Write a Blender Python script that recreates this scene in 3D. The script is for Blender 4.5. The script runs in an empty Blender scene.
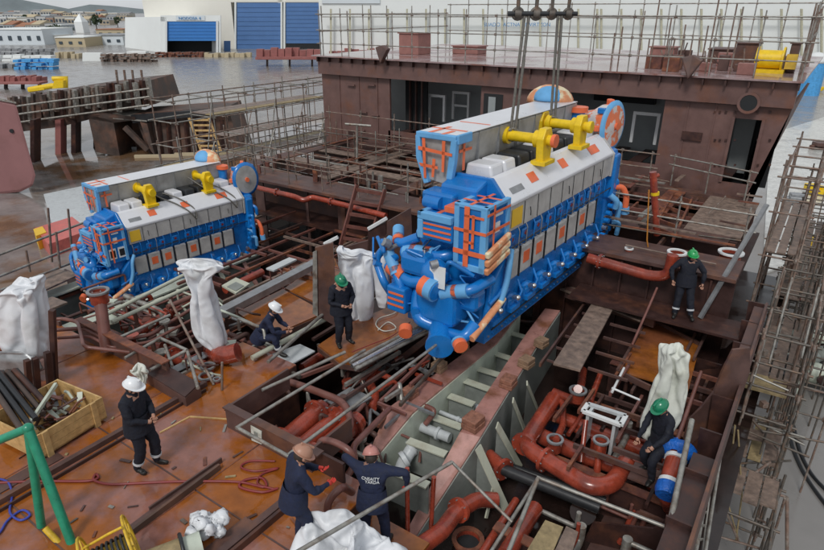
import bpy, bmesh, math, random
from mathutils import Vector as V, Matrix as M4, noise as NZ
random.seed(7)
R_ = math.radians
SC = bpy.context.scene
COL = SC.collection
# ------------------------------------------------------------------ camera model (also used to survey positions)
F, PITCH, YAW, CZ = 600., R_(23.9), R_(34.4), 7.
FW = V((-math.sin(YAW), math.cos(YAW), 0)); RT = V((math.cos(YAW), math.sin(YAW), 0)); UP = V((0, 0, 1))
def ray(px, py):
    x = (px-412)/F; y = -(py-275)/F
    f = math.cos(PITCH)+y*math.sin(PITCH); u = -math.sin(PITCH)+y*math.cos(PITCH)
    return RT*x + FW*f + UP*u
O = V((0, 0, CZ))
def Z(px, py, z): r = ray(px, py); return O + r*((z-CZ)/r.z)
def Y(px, py, y): r = ray(px, py); return O + r*(y/r.y)
def X(px, py, x): r = ray(px, py); return O + r*(x/r.x)
def D(px, py, b):            # point on the upright plane that faces the camera and passes through b
    r = ray(px, py); return O + r*(V(b).dot(FW)/r.dot(FW))
def proj(p):
    d = V(p)-O; X_ = d.dot(RT); f = d.dot(FW); u = d.z
    dd = f*math.cos(PITCH)-u*math.sin(PITCH); yy = f*math.sin(PITCH)+u*math.cos(PITCH)
    return 412+F*X_/dd, 275-F*yy/dd
# ------------------------------------------------------------------ materials
MATS = {}
def mat(name, col, rough=.5, metal=0., var=.25, scale=3., col2=None, mix=.0, wet=0., bump=0., bscale=20., coat=0., mask=(.45,.6), mscale=.6):
    m = bpy.data.materials.new(name); m.use_nodes = True; MATS[name] = m
    nt = m.node_tree; N = nt.nodes; L = nt.links; b = N['Principled BSDF']
    def nd(t, **k):
        n = N.new(t)
        for a, v in k.items(): setattr(n, a, v)
        return n
    geo = nd('ShaderNodeNewGeometry')
    n1 = nd('ShaderNodeTexNoise'); n1.inputs['Scale'].default_value = scale; n1.inputs['Detail'].default_value = 6; n1.inputs['Roughness'].default_value = .65
    L.new(geo.outputs['Position'], n1.inputs['Vector'])
    mr = nd('ShaderNodeMapRange'); mr.inputs[1].default_value = .3; mr.inputs[2].default_value = .7
    mr.inputs[3].default_value = 1-var; mr.inputs[4].default_value = 1+var
    L.new(n1.outputs['Fac'], mr.inputs[0])
    mul = nd('ShaderNodeVectorMath', operation='SCALE'); L.new(mr.outputs[0], mul.inputs['Scale'])
    src = None
    if col2:
        n2 = nd('ShaderNodeTexNoise'); n2.inputs['Scale'].default_value = mscale; n2.inputs['Detail'].default_value = 7; n2.inputs['Roughness'].default_value = .6
        L.new(geo.outputs['Position'], n2.inputs['Vector'])
        r2 = nd('ShaderNodeMapRange'); r2.inputs[1].default_value = mask[0]; r2.inputs[2].default_value = mask[1]; r2.inputs[3].default_value = 0; r2.inputs[4].default_value = mix or 1
        L.new(n2.outputs['Fac'], r2.inputs[0])
        mx = nd('ShaderNodeMix', data_type='RGBA'); mx.inputs[6].default_value = (*col, 1); mx.inputs[7].default_value = (*col2, 1)
        L.new(r2.outputs[0], mx.inputs[0]); L.new(mx.outputs[2], mul.inputs[0])
    else:
        mul.inputs[0].default_value = col
    L.new(mul.outputs[0], b.inputs['Base Color'])
    b.inputs['Metallic'].default_value = metal
    if wet:
        n3 = nd('ShaderNodeTexNoise'); n3.inputs['Scale'].default_value = .45; n3.inputs['Detail'].default_value = 5
        L.new(geo.outputs['Position'], n3.inputs['Vector'])
        r3 = nd('ShaderNodeMapRange'); r3.inputs[1].default_value = .4; r3.inputs[2].default_value = .5; r3.inputs[3].default_value = rough; r3.inputs[4].default_value = wet
        L.new(n3.outputs['Fac'], r3.inputs[0]); L.new(r3.outputs[0], b.inputs['Roughness'])
    else:
        r3 = nd('ShaderNodeMapRange'); r3.inputs[1].default_value = .3; r3.inputs[2].default_value = .7; r3.inputs[3].default_value = max(.03, rough-.1); r3.inputs[4].default_value = min(1, rough+.12)
        L.new(n1.outputs['Fac'], r3.inputs[0]); L.new(r3.outputs[0], b.inputs['Roughness'])
    if bump:
        n4 = nd('ShaderNodeTexNoise'); n4.noise_type = 'RIDGED_MULTIFRACTAL' if 'tarp' in name else 'FBM'; n4.inputs['Scale'].default_value = bscale; n4.inputs['Detail'].default_value = 4
        L.new(geo.outputs['Position'], n4.inputs['Vector'])
        bp = nd('ShaderNodeBump'); bp.inputs['Strength'].default_value = bump; bp.inputs['Distance'].default_value = .06 if 'tarp' in name else .03
        L.new(n4.outputs['Fac'], bp.inputs['Height']); L.new(bp.outputs[0], b.inputs['Normal'])
    b.inputs['Coat Weight'].default_value = coat; b.inputs['Coat Roughness'].default_value = .15
    return m
DECK = mat('wet_deck_primer', (.27,.125,.1), .26, col2=(.3,.09,.013), mask=(.42,.53), mscale=.7, wet=.035, var=.28, scale=2.2, bump=.12, bscale=6)
RUSTDECK = mat('wet_rusty_plate', (.22,.075,.032), .3, col2=(.3,.1,.016), mask=(.4,.62), mscale=.9, wet=.08, var=.35, scale=3)
PRIM = mat('brown_primer', (.095,.052,.045), .5, col2=(.145,.065,.04), mask=(.5,.65), mscale=1.4, var=.3, scale=2.5, bump=.05)
DHP = mat('deckhouse_primer', (.15,.083,.073), .5, col2=(.17,.075,.05), mask=(.52,.68), mscale=.9, var=.2, scale=1.6, bump=.05)
DARKP = mat('dark_primer', (.05,.024,.021), .45, col2=(.085,.032,.018), mask=(.5,.7), mscale=1.5, var=.35, scale=3)
RUSTY = mat('orange_rust', (.24,.085,.04), .6, col2=(.12,.045,.035), mask=(.4,.6), mscale=2, var=.4, scale=6)
PINK = mat('pink_primer', (.4,.2,.17), .33, col2=(.22,.09,.05), mask=(.5,.68), mscale=1.6, var=.2, scale=4)
HULLPINK = mat('faded_red_hull_paint', (.27,.125,.125), .6, var=.12, scale=.4, col2=(.2,.09,.08), mask=(.5,.7), mscale=.3)
PIPE = mat('red_pipe_primer', (.33,.055,.028), .24, col2=(.2,.04,.025), mask=(.45,.65), mscale=2, var=.25, scale=5, coat=.3)
BPIPE = mat('brown_pipe_primer', (.2,.085,.07), .35, col2=(.14,.05,.035), mask=(.45,.65), mscale=3, var=.25, scale=6)
BLKP = mat('black_sleeve', (.025,.026,.028), .35, var=.2)
GREEN = mat('grey_green_paint', (.52,.57,.48), .45, col2=(.4,.43,.35), mask=(.5,.7), mscale=2, var=.12, scale=3)
DGREEN = mat('dark_grey_paint', (.23,.25,.23), .5, var=.2, scale=3)
PALE = mat('pale_flange_paint', (.5,.52,.42), .5, col2=(.36,.35,.27), mask=(.5,.7), mscale=3, var=.15)
GREYP = mat('light_grey_pipe', (.5,.53,.54), .35, var=.15, scale=4)
BLUE = mat('engine_blue', (.008,.2,.62), .28, var=.14, scale=4, coat=.35, col2=(.006,.14,.42), mask=(.35,.7), mscale=2)
FOAM = mat('pale_blue_foam', (.13,.38,.68), .6, var=.12)
TAPE = mat('orange_tape', (.78,.16,.06), .4, var=.15)
SILV = mat('silver_hood', (.72,.73,.76), .34, metal=.1, var=.05, scale=1.5, coat=.2)
INSUL = mat('grey_insulation_panel', (.43,.425,.41), .5, metal=.2, var=.12, scale=2.2, col2=(.29,.28,.26), mask=(.45,.7), mscale=2)
DOORG = mat('grey_door_paint', (.5,.49,.47), .4, metal=.1, var=.15, scale=4)
CHROME = mat('bright_steel', (.6,.6,.6), .25, metal=.9, var=.1)
YEL = mat('lifting_yellow', (.78,.53,.01), .4, var=.15, scale=6)
YSIGN = mat('yellow_notice', (.8,.5,.04), .5, var=.05)
BLACK = mat('black_paint', (.02,.022,.025), .4, var=.2)
GALV = mat('galvanised_tube', (.34,.33,.30), .42, metal=.5, var=.35, scale=5, col2=(.22,.16,.12), mask=(.5,.7), mscale=4)
RTUBE = mat('rusty_scaffold_tube', (.2,.13,.10), .55, metal=.2, var=.4, scale=6, col2=(.25,.21,.18), mask=(.45,.6), mscale=4)
DTUBE = mat('dark_weathered_tube', (.13,.115,.1), .5, metal=.4, var=.4, scale=5, col2=(.2,.13,.09), mask=(.5,.65), mscale=4)
STEEL = mat('dull_steel', (.3,.31,.32), .42, metal=.5, var=.25, scale=4)
ROPE = mat('steel_wire', (.2,.19,.17), .5, metal=.5, var=.3, scale=20)
TARP = mat('white_tarpaulin', (.72,.74,.77), .4, var=.05, scale=3, bump=.6, bscale=4.5, col2=(.55,.56,.56), mask=(.5,.75), mscale=2)
CTARP = mat('cream_tarpaulin', (.62,.64,.58), .55, var=.1, scale=3, bump=.6, bscale=5, col2=(.5,.51,.44), mask=(.5,.7), mscale=2.5)
PINE = mat('new_pine', (.58,.38,.16), .6, var=.22, scale=9, col2=(.42,.26,.1), mask=(.5,.7), mscale=4)
BLOCK = mat('weathered_wood_block', (.25,.16,.10), .65, var=.4, scale=12, bump=.3)
BLOCKR = mat('wet_red_wood_block', (.26,.115,.075), .6, var=.4, scale=12, bump=.3)
PLANK = mat('wet_grey_plank', (.23,.165,.13), .5, var=.35, scale=6, col2=(.15,.11,.09), mask=(.4,.65), mscale=5, bump=.2)
OLDW = mat('yellowed_plank', (.30,.23,.12), .65, var=.35, scale=8)
CLOTH = mat('navy_workwear', (.006,.008,.017), .8, var=.3, scale=14, bump=.5, bscale=16)
CLOTHB = mat('blue_boiler_suit', (.010,.016,.046), .8, var=.3, scale=14, bump=.5, bscale=16)
BOOT = mat('black_boot', (.012,.011,.01), .45, var=.2)
SKIN = mat('skin', (.42,.22,.15), .5, var=.1, scale=20)
GLOVE = mat('red_glove', (.6,.05,.035), .6, var=.15)
HWHITE = mat('white_helmet', (.78,.8,.82), .25, var=.04, coat=.4)
HGREEN = mat('green_helmet', (.01,.2,.1), .3, var=.08, coat=.4)
HLIME = mat('bright_green_helmet', (.02,.33,.09), .3, var=.08, coat=.4)
HPINK = mat('faded_pink_helmet', (.5,.22,.19), .35, var=.08)
HTAN = mat('tan_striped_helmet', (.42,.22,.15), .4, var=.1)
HAIR = mat('dark_hair', (.03,.02,.015), .7)
WHITE = mat('white_paint', (.72,.74,.74), .4, var=.06)
REFL = mat('reflective_tape', (.6,.62,.64), .35, var=.1)
GWET = mat('wet_yard_ground', (.235,.225,.215), .3, col2=(.17,.135,.105), mask=(.5,.68), mscale=.04, wet=.2, var=.07, scale=.6)
CREAM = mat('cream_cladding', (.78,.76,.69), .7, var=.03, scale=.1)
PALEW = mat('pale_blue_cladding', (.66,.72,.76), .7, var=.05, scale=.1)
OFFW = mat('off_white_cladding', (.8,.83,.82), .7, var=.04, scale=.05)
BDOOR = mat('blue_roller_door', (.085,.19,.42), .5, var=.06, scale=.3)
BDOOR2 = mat('bright_blue_door', (.04,.2,.55), .5, var=.05, scale=.3)
DARKI = mat('interior_shade', (.018,.02,.022), .8)  # near-black colour stands in for the shade inside openings
GREYI = mat('primed_grey_interior', (.3,.33,.335), .6, var=.1, scale=1)
TXTB = mat('blue_lettering', (.03,.22,.5), .5, var=.02)
GPOST = mat('green_painted_tube', (.015,.26,.15), .35, var=.2, scale=8, coat=.2)
YPOST = mat('yellow_wire_reel', (.65,.42,.03), .45, var=.3, scale=10)
HOSE = mat('red_hose', (.22,.03,.03), .4, var=.2)
BHOSE = mat('blue_hose', (.04,.06,.35), .4, var=.2)
TEAL = mat('blue_plastic_wrap', (.01,.12,.5), .35, var=.25, scale=12, bump=.6)
BROWNM = mat('sooty_section_steel', (.07,.05,.042), .65, var=.4, scale=.8, col2=(.15,.075,.05), mask=(.45,.65), mscale=.6)
CRED = mat('red_oxide_stack', (.3,.11,.1), .6, var=.2, scale=.6)
LEAF = mat('foliage', (.055,.08,.04), .8, var=.4, scale=.5)
BARK = mat('bark', (.08,.06,.045), .9)
TERR = mat('terracotta', (.35,.16,.09), .7, var=.15, scale=.3)
SAND = mat('sand_render', (.5,.42,.28), .8, var=.06, scale=.1)
GLASS = mat('dark_window', (.05,.07,.09), .2)
HILL = mat('distant_hill', (.16,.19,.2), .9, var=.2, scale=.01)
PITDARK = mat('dark_bilge', (.022,.013,.011), .25, var=.4, scale=2, wet=.07)  # base colour lowered to put the shade of the pits into it
# ------------------------------------------------------------------ mesh builder
class MB:
    def __init__(s): s.v = []; s.f = []; s.m = []; s.sm = []; s.mi = 0
    def add(s, vs, fs, smooth=False):
        o = len(s.v); s.v += [V(p) for p in vs]
        for f in fs: s.f.append([i+o for i in f]); s.m.append(s.mi); s.sm.append(smooth)
        return s
    def box(s, c, size, rz=0, rot=None):
        hx, hy, hz = [q/2 for q in size]; m = rot or M4.Rotation(rz, 3, 'Z')
        vs = [V(c)+m@V((x*hx, y*hy, z*hz)) for x in (-1,1) for y in (-1,1) for z in (-1,1)]
        return s.add(vs, [(0,1,3,2),(4,6,7,5),(0,4,5,1),(2,3,7,6),(0,2,6,4),(1,5,7,3)])
    def bb(s, a, b):  # box from two corners
        a, b = V(a), V(b); return s.box((a+b)/2, [abs(q) for q in (b-a)])
    def beam(s, a, b, w, h, up=(0,0,1)):
        a, b = V(a), V(b); d = b-a; l = d.length
        if l < 1e-5: return s
        y = d/l; u = V(up)
        if abs(y.dot(u)) > .98: u = V((1,0,0))
        x = y.cross(u).normalized(); z = x.cross(y)
        return s.box((a+b)/2, (w, l, h), rot=M4((x, y, z)).transposed())
    def tube(s, pts, r, n=8, cap=True):
        pts = [V(p) for p in pts]; q = [pts[0]]
        for p in pts[1:]:
            if (p-q[-1]).length > 1e-4: q.append(p)
        pts = q
        if len(pts) < 2: return s
        rs = r if isinstance(r, (list, tuple)) else [r]*len(pts)
        d0 = (pts[1]-pts[0]).normalized(); u = d0.orthogonal().normalized(); rings = []
        for i, p in enumerate(pts):
            if i == 0: d = d0
            elif i == len(pts)-1: d = (pts[i]-pts[i-1]).normalized()
            else: d = ((pts[i]-pts[i-1]).normalized()+(pts[i+1]-pts[i]).normalized()); d = d.normalized() if d.length > 1e-4 else d0
            u = (u-d*u.dot(d)); u = u.normalized() if u.length > 1e-4 else d.orthogonal().normalized()
            w = d.cross(u); rings.append([p+(u*math.cos(2*math.pi*k/n)+w*math.sin(2*math.pi*k/n))*rs[i] for k in range(n)])
        vs = [p for rg in rings for p in rg]; fs = []
        for i in range(len(pts)-1):
            for k in range(n): a = i*n+k; b = i*n+(k+1)%n; fs.append((a, b, b+n, a+n))
        s.add(vs, fs, True)
        if cap: s.add(rings[0], [list(range(n))[::-1]]); s.add(rings[-1], [list(range(n))])
        return s
    def cyl(s, a, b, r, n=12, r2=None): return s.tube([a, b], [r, r if r2 is None else r2], n)
    def pipe(s, pts, r, bend=None, n=10): return s.tube(fillet(pts, bend or r*2.2), r, n)
    def prism(s, pts, off):
        pts = [V(p) for p in pts]; off = V(off); n = len(pts)
        fs = [list(range(n))[::-1], list(range(n, 2*n))]+[(i, (i+1) % n, n+(i+1) % n, n+i) for i in range(n)]
        return s.add(pts+[p+off for p in pts], fs)
    def ring(s, c, ax, R, r, n=20, m=6):
        ax = V(ax).normalized(); u = ax.orthogonal().normalized(); w = ax.cross(u); vs = []; fs = []
        for i in range(n):
            a = 2*math.pi*i/n; d = u*math.cos(a)+w*math.sin(a)
            for k in range(m): t = 2*math.pi*k/m; vs.append(V(c)+d*(R+r*math.cos(t))+ax*(r*math.sin(t)))
        for i in range(n):
            for k in range(m): fs.append((i*m+k, ((i+1) % n)*m+k, ((i+1) % n)*m+(k+1) % m, i*m+(k+1) % m))
        return s.add(vs, fs, True)
    def flatring(s, c, ax, R, r, h, n=20):   # annular flange
        ax = V(ax).normalized(); u = ax.orthogonal().normalized(); w = ax.cross(u); vs = []; fs = []
        for i in range(n):
            a = 2*math.pi*i/n; d = u*math.cos(a)+w*math.sin(a)
            vs += [V(c)+d*r, V(c)+d*R, V(c)+d*R+ax*h, V(c)+d*r+ax*h]
        for i in range(n):
            j = (i+1) % n
            for k in range(4): fs.append((i*4+k, j*4+k, j*4+(k+1) % 4, i*4+(k+1) % 4))
        return s.add(vs, fs)
    def dome(s, c, rx, ry, rz, rot=None, n=14, m=6, full=False):
        vs = []; fs = []; lo = -m if full else 0
        for j in range(lo, m+1):
            t = math.pi/2*j/m
            for i in range(n):
                a = 2*math.pi*i/n; p = V((rx*math.cos(a)*math.cos(t), ry*math.sin(a)*math.cos(t), rz*math.sin(t)))
                vs.append(V(c)+(rot@p if rot else p))
        for j in range(m-lo):
            for i in range(n): fs.append((j*n+i, j*n+(i+1) % n, (j+1)*n+(i+1) % n, (j+1)*n+i))
        if not full: fs.append(list(range(n))[::-1])
        return s.add(vs, fs, True)
def fillet(pts, rad, n=5):
    pts = [V(p) for p in pts]; out = [pts[0]]
    for i in range(1, len(pts)-1):
        a, b, c = pts[i-1], pts[i], pts[i+1]; la = (a-b).length; lc = (c-b).length; t = min(rad, la*.48, lc*.48)
        p = b+(a-b).normalized()*t; q = b+(c-b).normalized()*t
        for k in range(n+1): u = k/n; out.append(p*(1-u)**2+b*2*u*(1-u)+q*u*u)
    return out+[pts[-1]]
WM = {}
def obj(name, mb, mats, parent=None, bevel=0, local=False, loc=None):
    me = bpy.data.meshes.new(name)
    inv = WM[parent.name].inverted() if (parent is not None and not local) else None
    if loc is not None and parent is None: inv = M4.Translation(-V(loc))
    vs = [(inv@p if inv else p)[:] for p in mb.v]
    me.from_pydata(vs, [], mb.f)
    ms = mats if isinstance(mats, (list, tuple)) else [mats]
    for m in ms: me.materials.append(m)
    me.polygons.foreach_set('material_index', mb.m); me.polygons.foreach_set('use_smooth', mb.sm); me.update()
    o = bpy.data.objects.new(name, me); COL.objects.link(o)
    if parent is not None: o.parent = parent
    WM[o.name] = (WM[parent.name].copy() if parent is not None else M4.Identity(4))
    if loc is not None and parent is None: o.location = loc; WM[o.name] = M4.Translation(V(loc))
    if bevel:
        b = o.modifiers.new('bevel', 'BEVEL'); b.width = bevel; b.segments = 2; b.limit_method = 'ANGLE'
    return o
def thing(name, label, cat, loc=(0,0,0), rz=0, group=None, scale=(1,1,1)):
    o = bpy.data.objects.new(name, None); COL.objects.link(o); o.empty_display_size = .2
    o.location = loc; o.rotation_euler = (0,0,rz); o.scale = scale
    WM[o.name] = M4.Translation(V(loc))@M4.Rotation(rz, 4, 'Z')@M4.Diagonal((*scale, 1))
    return tag(o, label, cat, group)
def tag(o, label, cat, group=None):
    o['label'] = label; o['category'] = cat
    if group: o['group'] = group
    return o
def struct(o): o['kind'] = 'structure'; return o
def dup(root, loc=None, rz=None, label=None, scale=None):
    def cp(o, par):
        c = o.copy(); COL.objects.link(c)
        if par is not None: c.parent = par
        for ch in o.children: cp(ch, c)
        return c
    r = cp(root, None)
    if loc is not None: r.location = loc
    if rz is not None: r.rotation_euler = (0,0,rz)
    if scale is not None: r.scale = scale
    if label: r['label'] = label
    return r
def lerp(a, b, t): return V(a)*(1-t)+V(b)*t
# ------------------------------------------------------------------ sheets: cloth settled over hidden shapes, then frozen as plain meshes
SHEETS = {}
def settle_sheets(items, frames=26, n=46):
    t_ = []
    for seed, rows, b, depth in items:
        base = Z(*b); K = max(2, round(23/(len(rows)-1)))
        def rings(n, K, sc, sq0):
            rs = []; out = []
            for i in range(len(rows)-1):
                for k in range(K): u = k/K; rs.append([rows[i][j]*(1-u)+rows[i+1][j]*u for j in range(3)])
            rs.append(list(rows[-1]))
            for i, (py, a, c_) in enumerate(rs):
                L_, R2 = D(a, py, base), D(c_, py, base); c = (L_+R2)/2; hw = (R2-L_).length/2; dp = min(depth, hw*1.2)*min(1, .35+i/(K*1.5)); ring = []
                for k in range(n):
                    ang = 2*math.pi*k/n; ca, sa = math.cos(ang), math.sin(ang); sq = 1/max(abs(ca), abs(sa))**sq0
                    ring.append(c+(RT*(hw*ca*min(sq,1.15))+FW*(dp*sa*sq))*sc)
                out.append(ring)
            return out
        def mesh(name, rs, capb):
            n = len(rs[0]); vs = [p[:] for r in rs for p in r]; fs = [(i*n+k, i*n+(k+1)%n, (i+1)*n+(k+1)%n, (i+1)*n+k) for i in range(len(rs)-1) for k in range(n)]
            c = V((0,0,0))
            for p in rs[0]: c += p
            vs.append((c/n)[:]); ci = len(vs)-1; fs += [(ci, (k+1)%n, k) for k in range(n)]
            if capb: fs.append([(len(rs)-1)*n+k for k in range(n)])
            me = bpy.data.meshes.new(name); me.from_pydata(vs, [], fs); me.update(); o = bpy.data.objects.new(name, me); COL.objects.link(o); return o
        body = mesh('form', rings(8, 2, .93, .5), True); body.modifiers.new('c', 'COLLISION'); body.collision.thickness_outer = .012; body.collision.cloth_friction = 30
        cl = rings(n, K, 1.13, .6); H_ = cl[0][0].z-cl[-1][0].z
        for i, r in enumerate(cl):
            for p in r: p += UP*(.04+.05*H_*(1-i/len(cl)))+V((NZ.noise(p*3+V((seed,0,0))), NZ.noise(p*3+V((0,seed,5))), NZ.noise(p*3+V((3,0,seed)))))*.05
        c = mesh('sheet', cl, False); md = c.modifiers.new('cloth', 'CLOTH'); s = md.settings
        s.quality = 6; s.mass = .25; s.tension_stiffness = s.compression_stiffness = 25; s.shear_stiffness = 12; s.bending_stiffness = .6; s.air_damping = 2; s.use_pressure = True; s.uniform_pressure_force = -.9
        k_ = md.collision_settings; k_.use_collision = True; k_.distance_min = .01; k_.collision_quality = 3; k_.use_self_collision = True; k_.self_distance_min = .012
        md.point_cache.frame_start = 1; md.point_cache.frame_end = frames+2; t_.append((seed, body, c))
    for f in range(1, frames): SC.frame_set(f)
    dg = bpy.context.evaluated_depsgraph_get()
    for seed, body, c in t_:
        me = c.evaluated_get(dg).to_mesh(); SHEETS[seed] = ([v.co.copy() for v in me.vertices], [tuple(p.vertices)[::-1] for p in me.polygons])
    for seed, body, c in t_: bpy.data.objects.remove(body); bpy.data.objects.remove(c)
    SC.frame_set(1)
settle_sheets([
 (1, [(272,28,40),(276,14,42),(285,2,44),(300,-12,47),(330,-6,53),(350,8,56),(360,18,49)], (35,372,0), .45),
 (2, [(255,176,214),(260,172,226),(266,174,230),(275,182,222),(290,189,217),(310,188,221),(330,191,227),(348,208,230)], (208,358,0), .34),
 (3, [(244,333,342),(249,332,362),(254,333,383),(270,336,380),(290,340,378),(312,344,376),(320,352,373)], (360,318,-.05), .28),
 (8, [(363,130,147),(367,127,152),(374,131,151),(381,136,148),(388,139,146)], (140,392,0), .1),
 (5, [(342,672,688),(347,658,694),(356,656,693),(372,654,693),(390,649,691),(410,642,687),(425,637,678),(438,636,668)], (660,452,-.5), .25),
 (6, [(499,316,319),(505,304,332),(513,291,346),(523,279,355),(536,278,357),(560,276,358),(585,280,356)], (316,560,.2), .6),
 (7, [(537,352,364),(541,350,402),(546,348,426),(560,348,432),(592,350,430)], (390,575,0), .6)])
# ------------------------------------------------------------------ camera, world, sun
cam = bpy.data.cameras.new('camera'); co = bpy.data.objects.new('camera', cam); COL.objects.link(co)
co.location = (0, 0, CZ); co.rotation_euler = (math.pi/2-PITCH, 0, YAW); cam.sensor_width = 36; cam.lens = 36*F/824; cam.clip_end = 6000; cam.clip_start = .1
SC.camera = co
w = bpy.data.worlds.new('World'); SC.world = w; w.use_nodes = True; nt = w.node_tree
sky = nt.nodes.new('ShaderNodeTexSky'); sky.sky_type = 'NISHITA'; sky.sun_disc = False
SUN_EL, SUN_AZ = R_(48), R_(168)
sky.sun_elevation = SUN_EL; sky.sun_rotation = SUN_AZ; sky.dust_density = 1; sky.ozone_density = .6; sky.air_density = .8
hs = nt.nodes.new('ShaderNodeHueSaturation'); hs.inputs['Saturation'].default_value = .3
nt.links.new(sky.outputs[0], hs.inputs['Color'])
tc = nt.nodes.new('ShaderNodeTexCoord'); mp = nt.nodes.new('ShaderNodeMapping'); mp.inputs['Scale'].default_value = (1, 1, 3.5); nt.links.new(tc.outputs['Generated'], mp.inputs['Vector'])
cn = nt.nodes.new('ShaderNodeTexNoise'); cn.inputs['Scale'].default_value = 2.2; cn.inputs['Detail'].default_value = 6; nt.links.new(mp.outputs[0], cn.inputs['Vector'])
cr = nt.nodes.new('ShaderNodeMapRange'); cr.inputs[1].default_value = .35; cr.inputs[2].default_value = .7; cr.inputs[3].default_value = 3.6; cr.inputs[4].default_value = 6.6; nt.links.new(cn.outputs['Fac'], cr.inputs[0])
cc_ = nt.nodes.new('ShaderNodeVectorMath'); cc_.operation = 'SCALE'; cc_.inputs[0].default_value = (.96, 1.0, 1.05); nt.links.new(cr.outputs[0], cc_.inputs['Scale'])
cm = nt.nodes.new('ShaderNodeMix'); cm.data_type = 'RGBA'; cm.inputs[0].default_value = .8; nt.links.new(hs.outputs[0], cm.inputs[6]); nt.links.new(cc_.outputs[0], cm.inputs[7]); nt.links.new(cm.outputs[2], nt.nodes['Background'].inputs[0])
nt.nodes['Background'].inputs[1].default_value = .1
sl = bpy.data.lights.new('overcast_sun', 'SUN'); sl.energy = 1.25; sl.angle = R_(14); sl.color = (1, .97, .93)
so = bpy.data.objects.new('overcast_sun', sl); COL.objects.link(so)
d = V((math.sin(SUN_AZ)*math.cos(SUN_EL), math.cos(SUN_AZ)*math.cos(SUN_EL), math.sin(SUN_EL)))
so.rotation_euler = d.to_track_quat('Z', 'Y').to_euler()
SC.view_settings.view_transform = 'Standard'; SC.view_settings.look = 'None'; SC.view_settings.gamma = 1; SC.view_settings.exposure = .34
SC.render.engine = 'CYCLES'
# ------------------------------------------------------------------ ground and distance
GZ = -7.
def G(px, py): return Z(px, py, GZ)
g = MB(); g.add([(-3000,-600,GZ),(1500,-600,GZ),(1500,3500,GZ),(-3000,3500,GZ)], [(0,1,2,3)]); struct(obj('ground', g, GWET))
def cbox(mb, px0, px1, py_base, py_top, depth, gz=GZ, lift=None):
    """box standing on the ground: front face parallel to the picture, base at py_base"""
    a = Z(px0, py_base, gz); b = Z(px1, py_base, gz); h = D((px0+px1)/2, py_top, (a+b)/2).z
    z0 = gz if lift is None else D((px0+px1)/2, lift, (a+b)/2).z
    dv = FW*depth
    mb.prism([(a.x,a.y,z0),(b.x,b.y,z0),(b.x,b.y,h),(a.x,a.y,h)], dv); return a, b, h
def wallmark(mb, px0, px1, pt, pb, base, off=.0, th=.15):
    """rectangle on the upright plane through base, given by its pixels"""
    b = V(base)-FW*off
    mb.prism([D(px0,pb,b), D(px1,pb,b), D(px1,pt,b), D(px0,pt,b)], -FW*th)
# hills
h = MB(); n = 60; vs = []; fs = []
for i in range(n):
    t = i/(n-1); px = -400+t*1500; b = D(px, 12, V(FW)*2300+RT*0)
    hh = 16+26*(.5+.5*math.sin(i*.55))+14*math.sin(i*1.7)
    vs += [V((b.x,b.y,GZ)), V((b.x,b.y,GZ+max(8,hh)))+FW*60, V((b.x,b.y,GZ))+FW*400]
for i in range(n-1): a = i*3; fs += [(a,a+3,a+4,a+1),(a+1,a+4,a+5,a+2)]
h.add(vs, fs, True); struct(obj('hills', h, HILL))
# far town: rows of blocks
rnd = random.Random(3)
TW = [mat('hazed_pale_blue_wall', (.4,.44,.46), .8, var=.05, scale=.1), mat('hazed_cream_wall', (.47,.44,.38), .8, var=.05, scale=.1), mat('hazed_off_white_wall', (.5,.5,.49), .8, var=.05, scale=.1), mat('hazed_sand_wall', (.42,.36,.27), .8, var=.05, scale=.1), mat('hazed_terracotta_wall', (.36,.24,.18), .8, var=.05, scale=.1)]  # wall colours dulled in place of distance haze
townmats = [TW[0], TW[1], TW[2], TW[3], TW[4], TW[1], TW[2], TW[0]]
tw = 0
for row, (py, n_, h0, h1, dm) in enumerate([(17.5,17,2.5,7,26), (20.5,15,3,7,18), (25,12,4,8,16), (31,8,4,8,22)]):
    px = -6 + row*2
    for i in range(n_):
        wd = rnd.uniform(5, 11)
        if px > 122: break
        t = thing('town_building', '', 'building', tuple(G(px, py)))
        m = MB(); top = py-rnd.uniform(h0, h1)
        a, b, hh = cbox(m, px, px+wd, py, top, dm)
        mm = rnd.choice(townmats); obj('wall', m, mm, t)
        r = MB(); q = FW*dm
        z = hh
        if rnd.random() < .5:
            r.add([V((a.x,a.y,z))-FW*.4, V((b.x,b.y,z))-FW*.4, V((b.x,b.y,z))+q, V((a.x,a.y,z))+q, V((a.x,a.y,z+2.5))+q/2, V((b.x,b.y,z+2.5))+q/2], [(0,1,5,4),(3,2,5,4)[::-1],(0,4,3),(1,2,5)])
            obj('roof', r, rnd.choice([TERR, SAND, STEEL]), t)
        else:
            r.prism([V((a.x,a.y,z+.01)), V((b.x,b.y,z+.01)), V((b.x,b.y,z+.6)), V((a.x,a.y,z+.6))], q); obj('roof', r, rnd.choice([STEEL, OFFW]), t)
        nf = max(1, int((hh-GZ)/6)); nk = max(1, int(wd/2.6))
        for f_ in range(nf):
            for k in range(nk):
                c = lerp(a, b, (k+.5)/nk); c = V((c.x, c.y, GZ+(f_+.55)*(hh-GZ)/nf))-FW*.1
                wn = MB(); wn.box(c, ((b-a).length/nk*.6, .3, (hh-GZ)/nf*.4), rz=YAW); obj('window', wn, GLASS, t)
        nm = dict(zip([x.name for x in TW], ('pale blue','cream','off-white','sand coloured','terracotta')))[mm.name]
        t['label'] = f"{nm} block, {['1st','2nd','3rd','4th','5th','6th','7th','8th','9th'][i] if i < 9 else str(i+1)+'th'} from left in the {['farthest','second farthest','second nearest','nearest'][row]} row of the town"
        t['group'] = 'town buildings on the skyline'; px += wd+rnd.uniform(-1, 2); tw += 1
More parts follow.
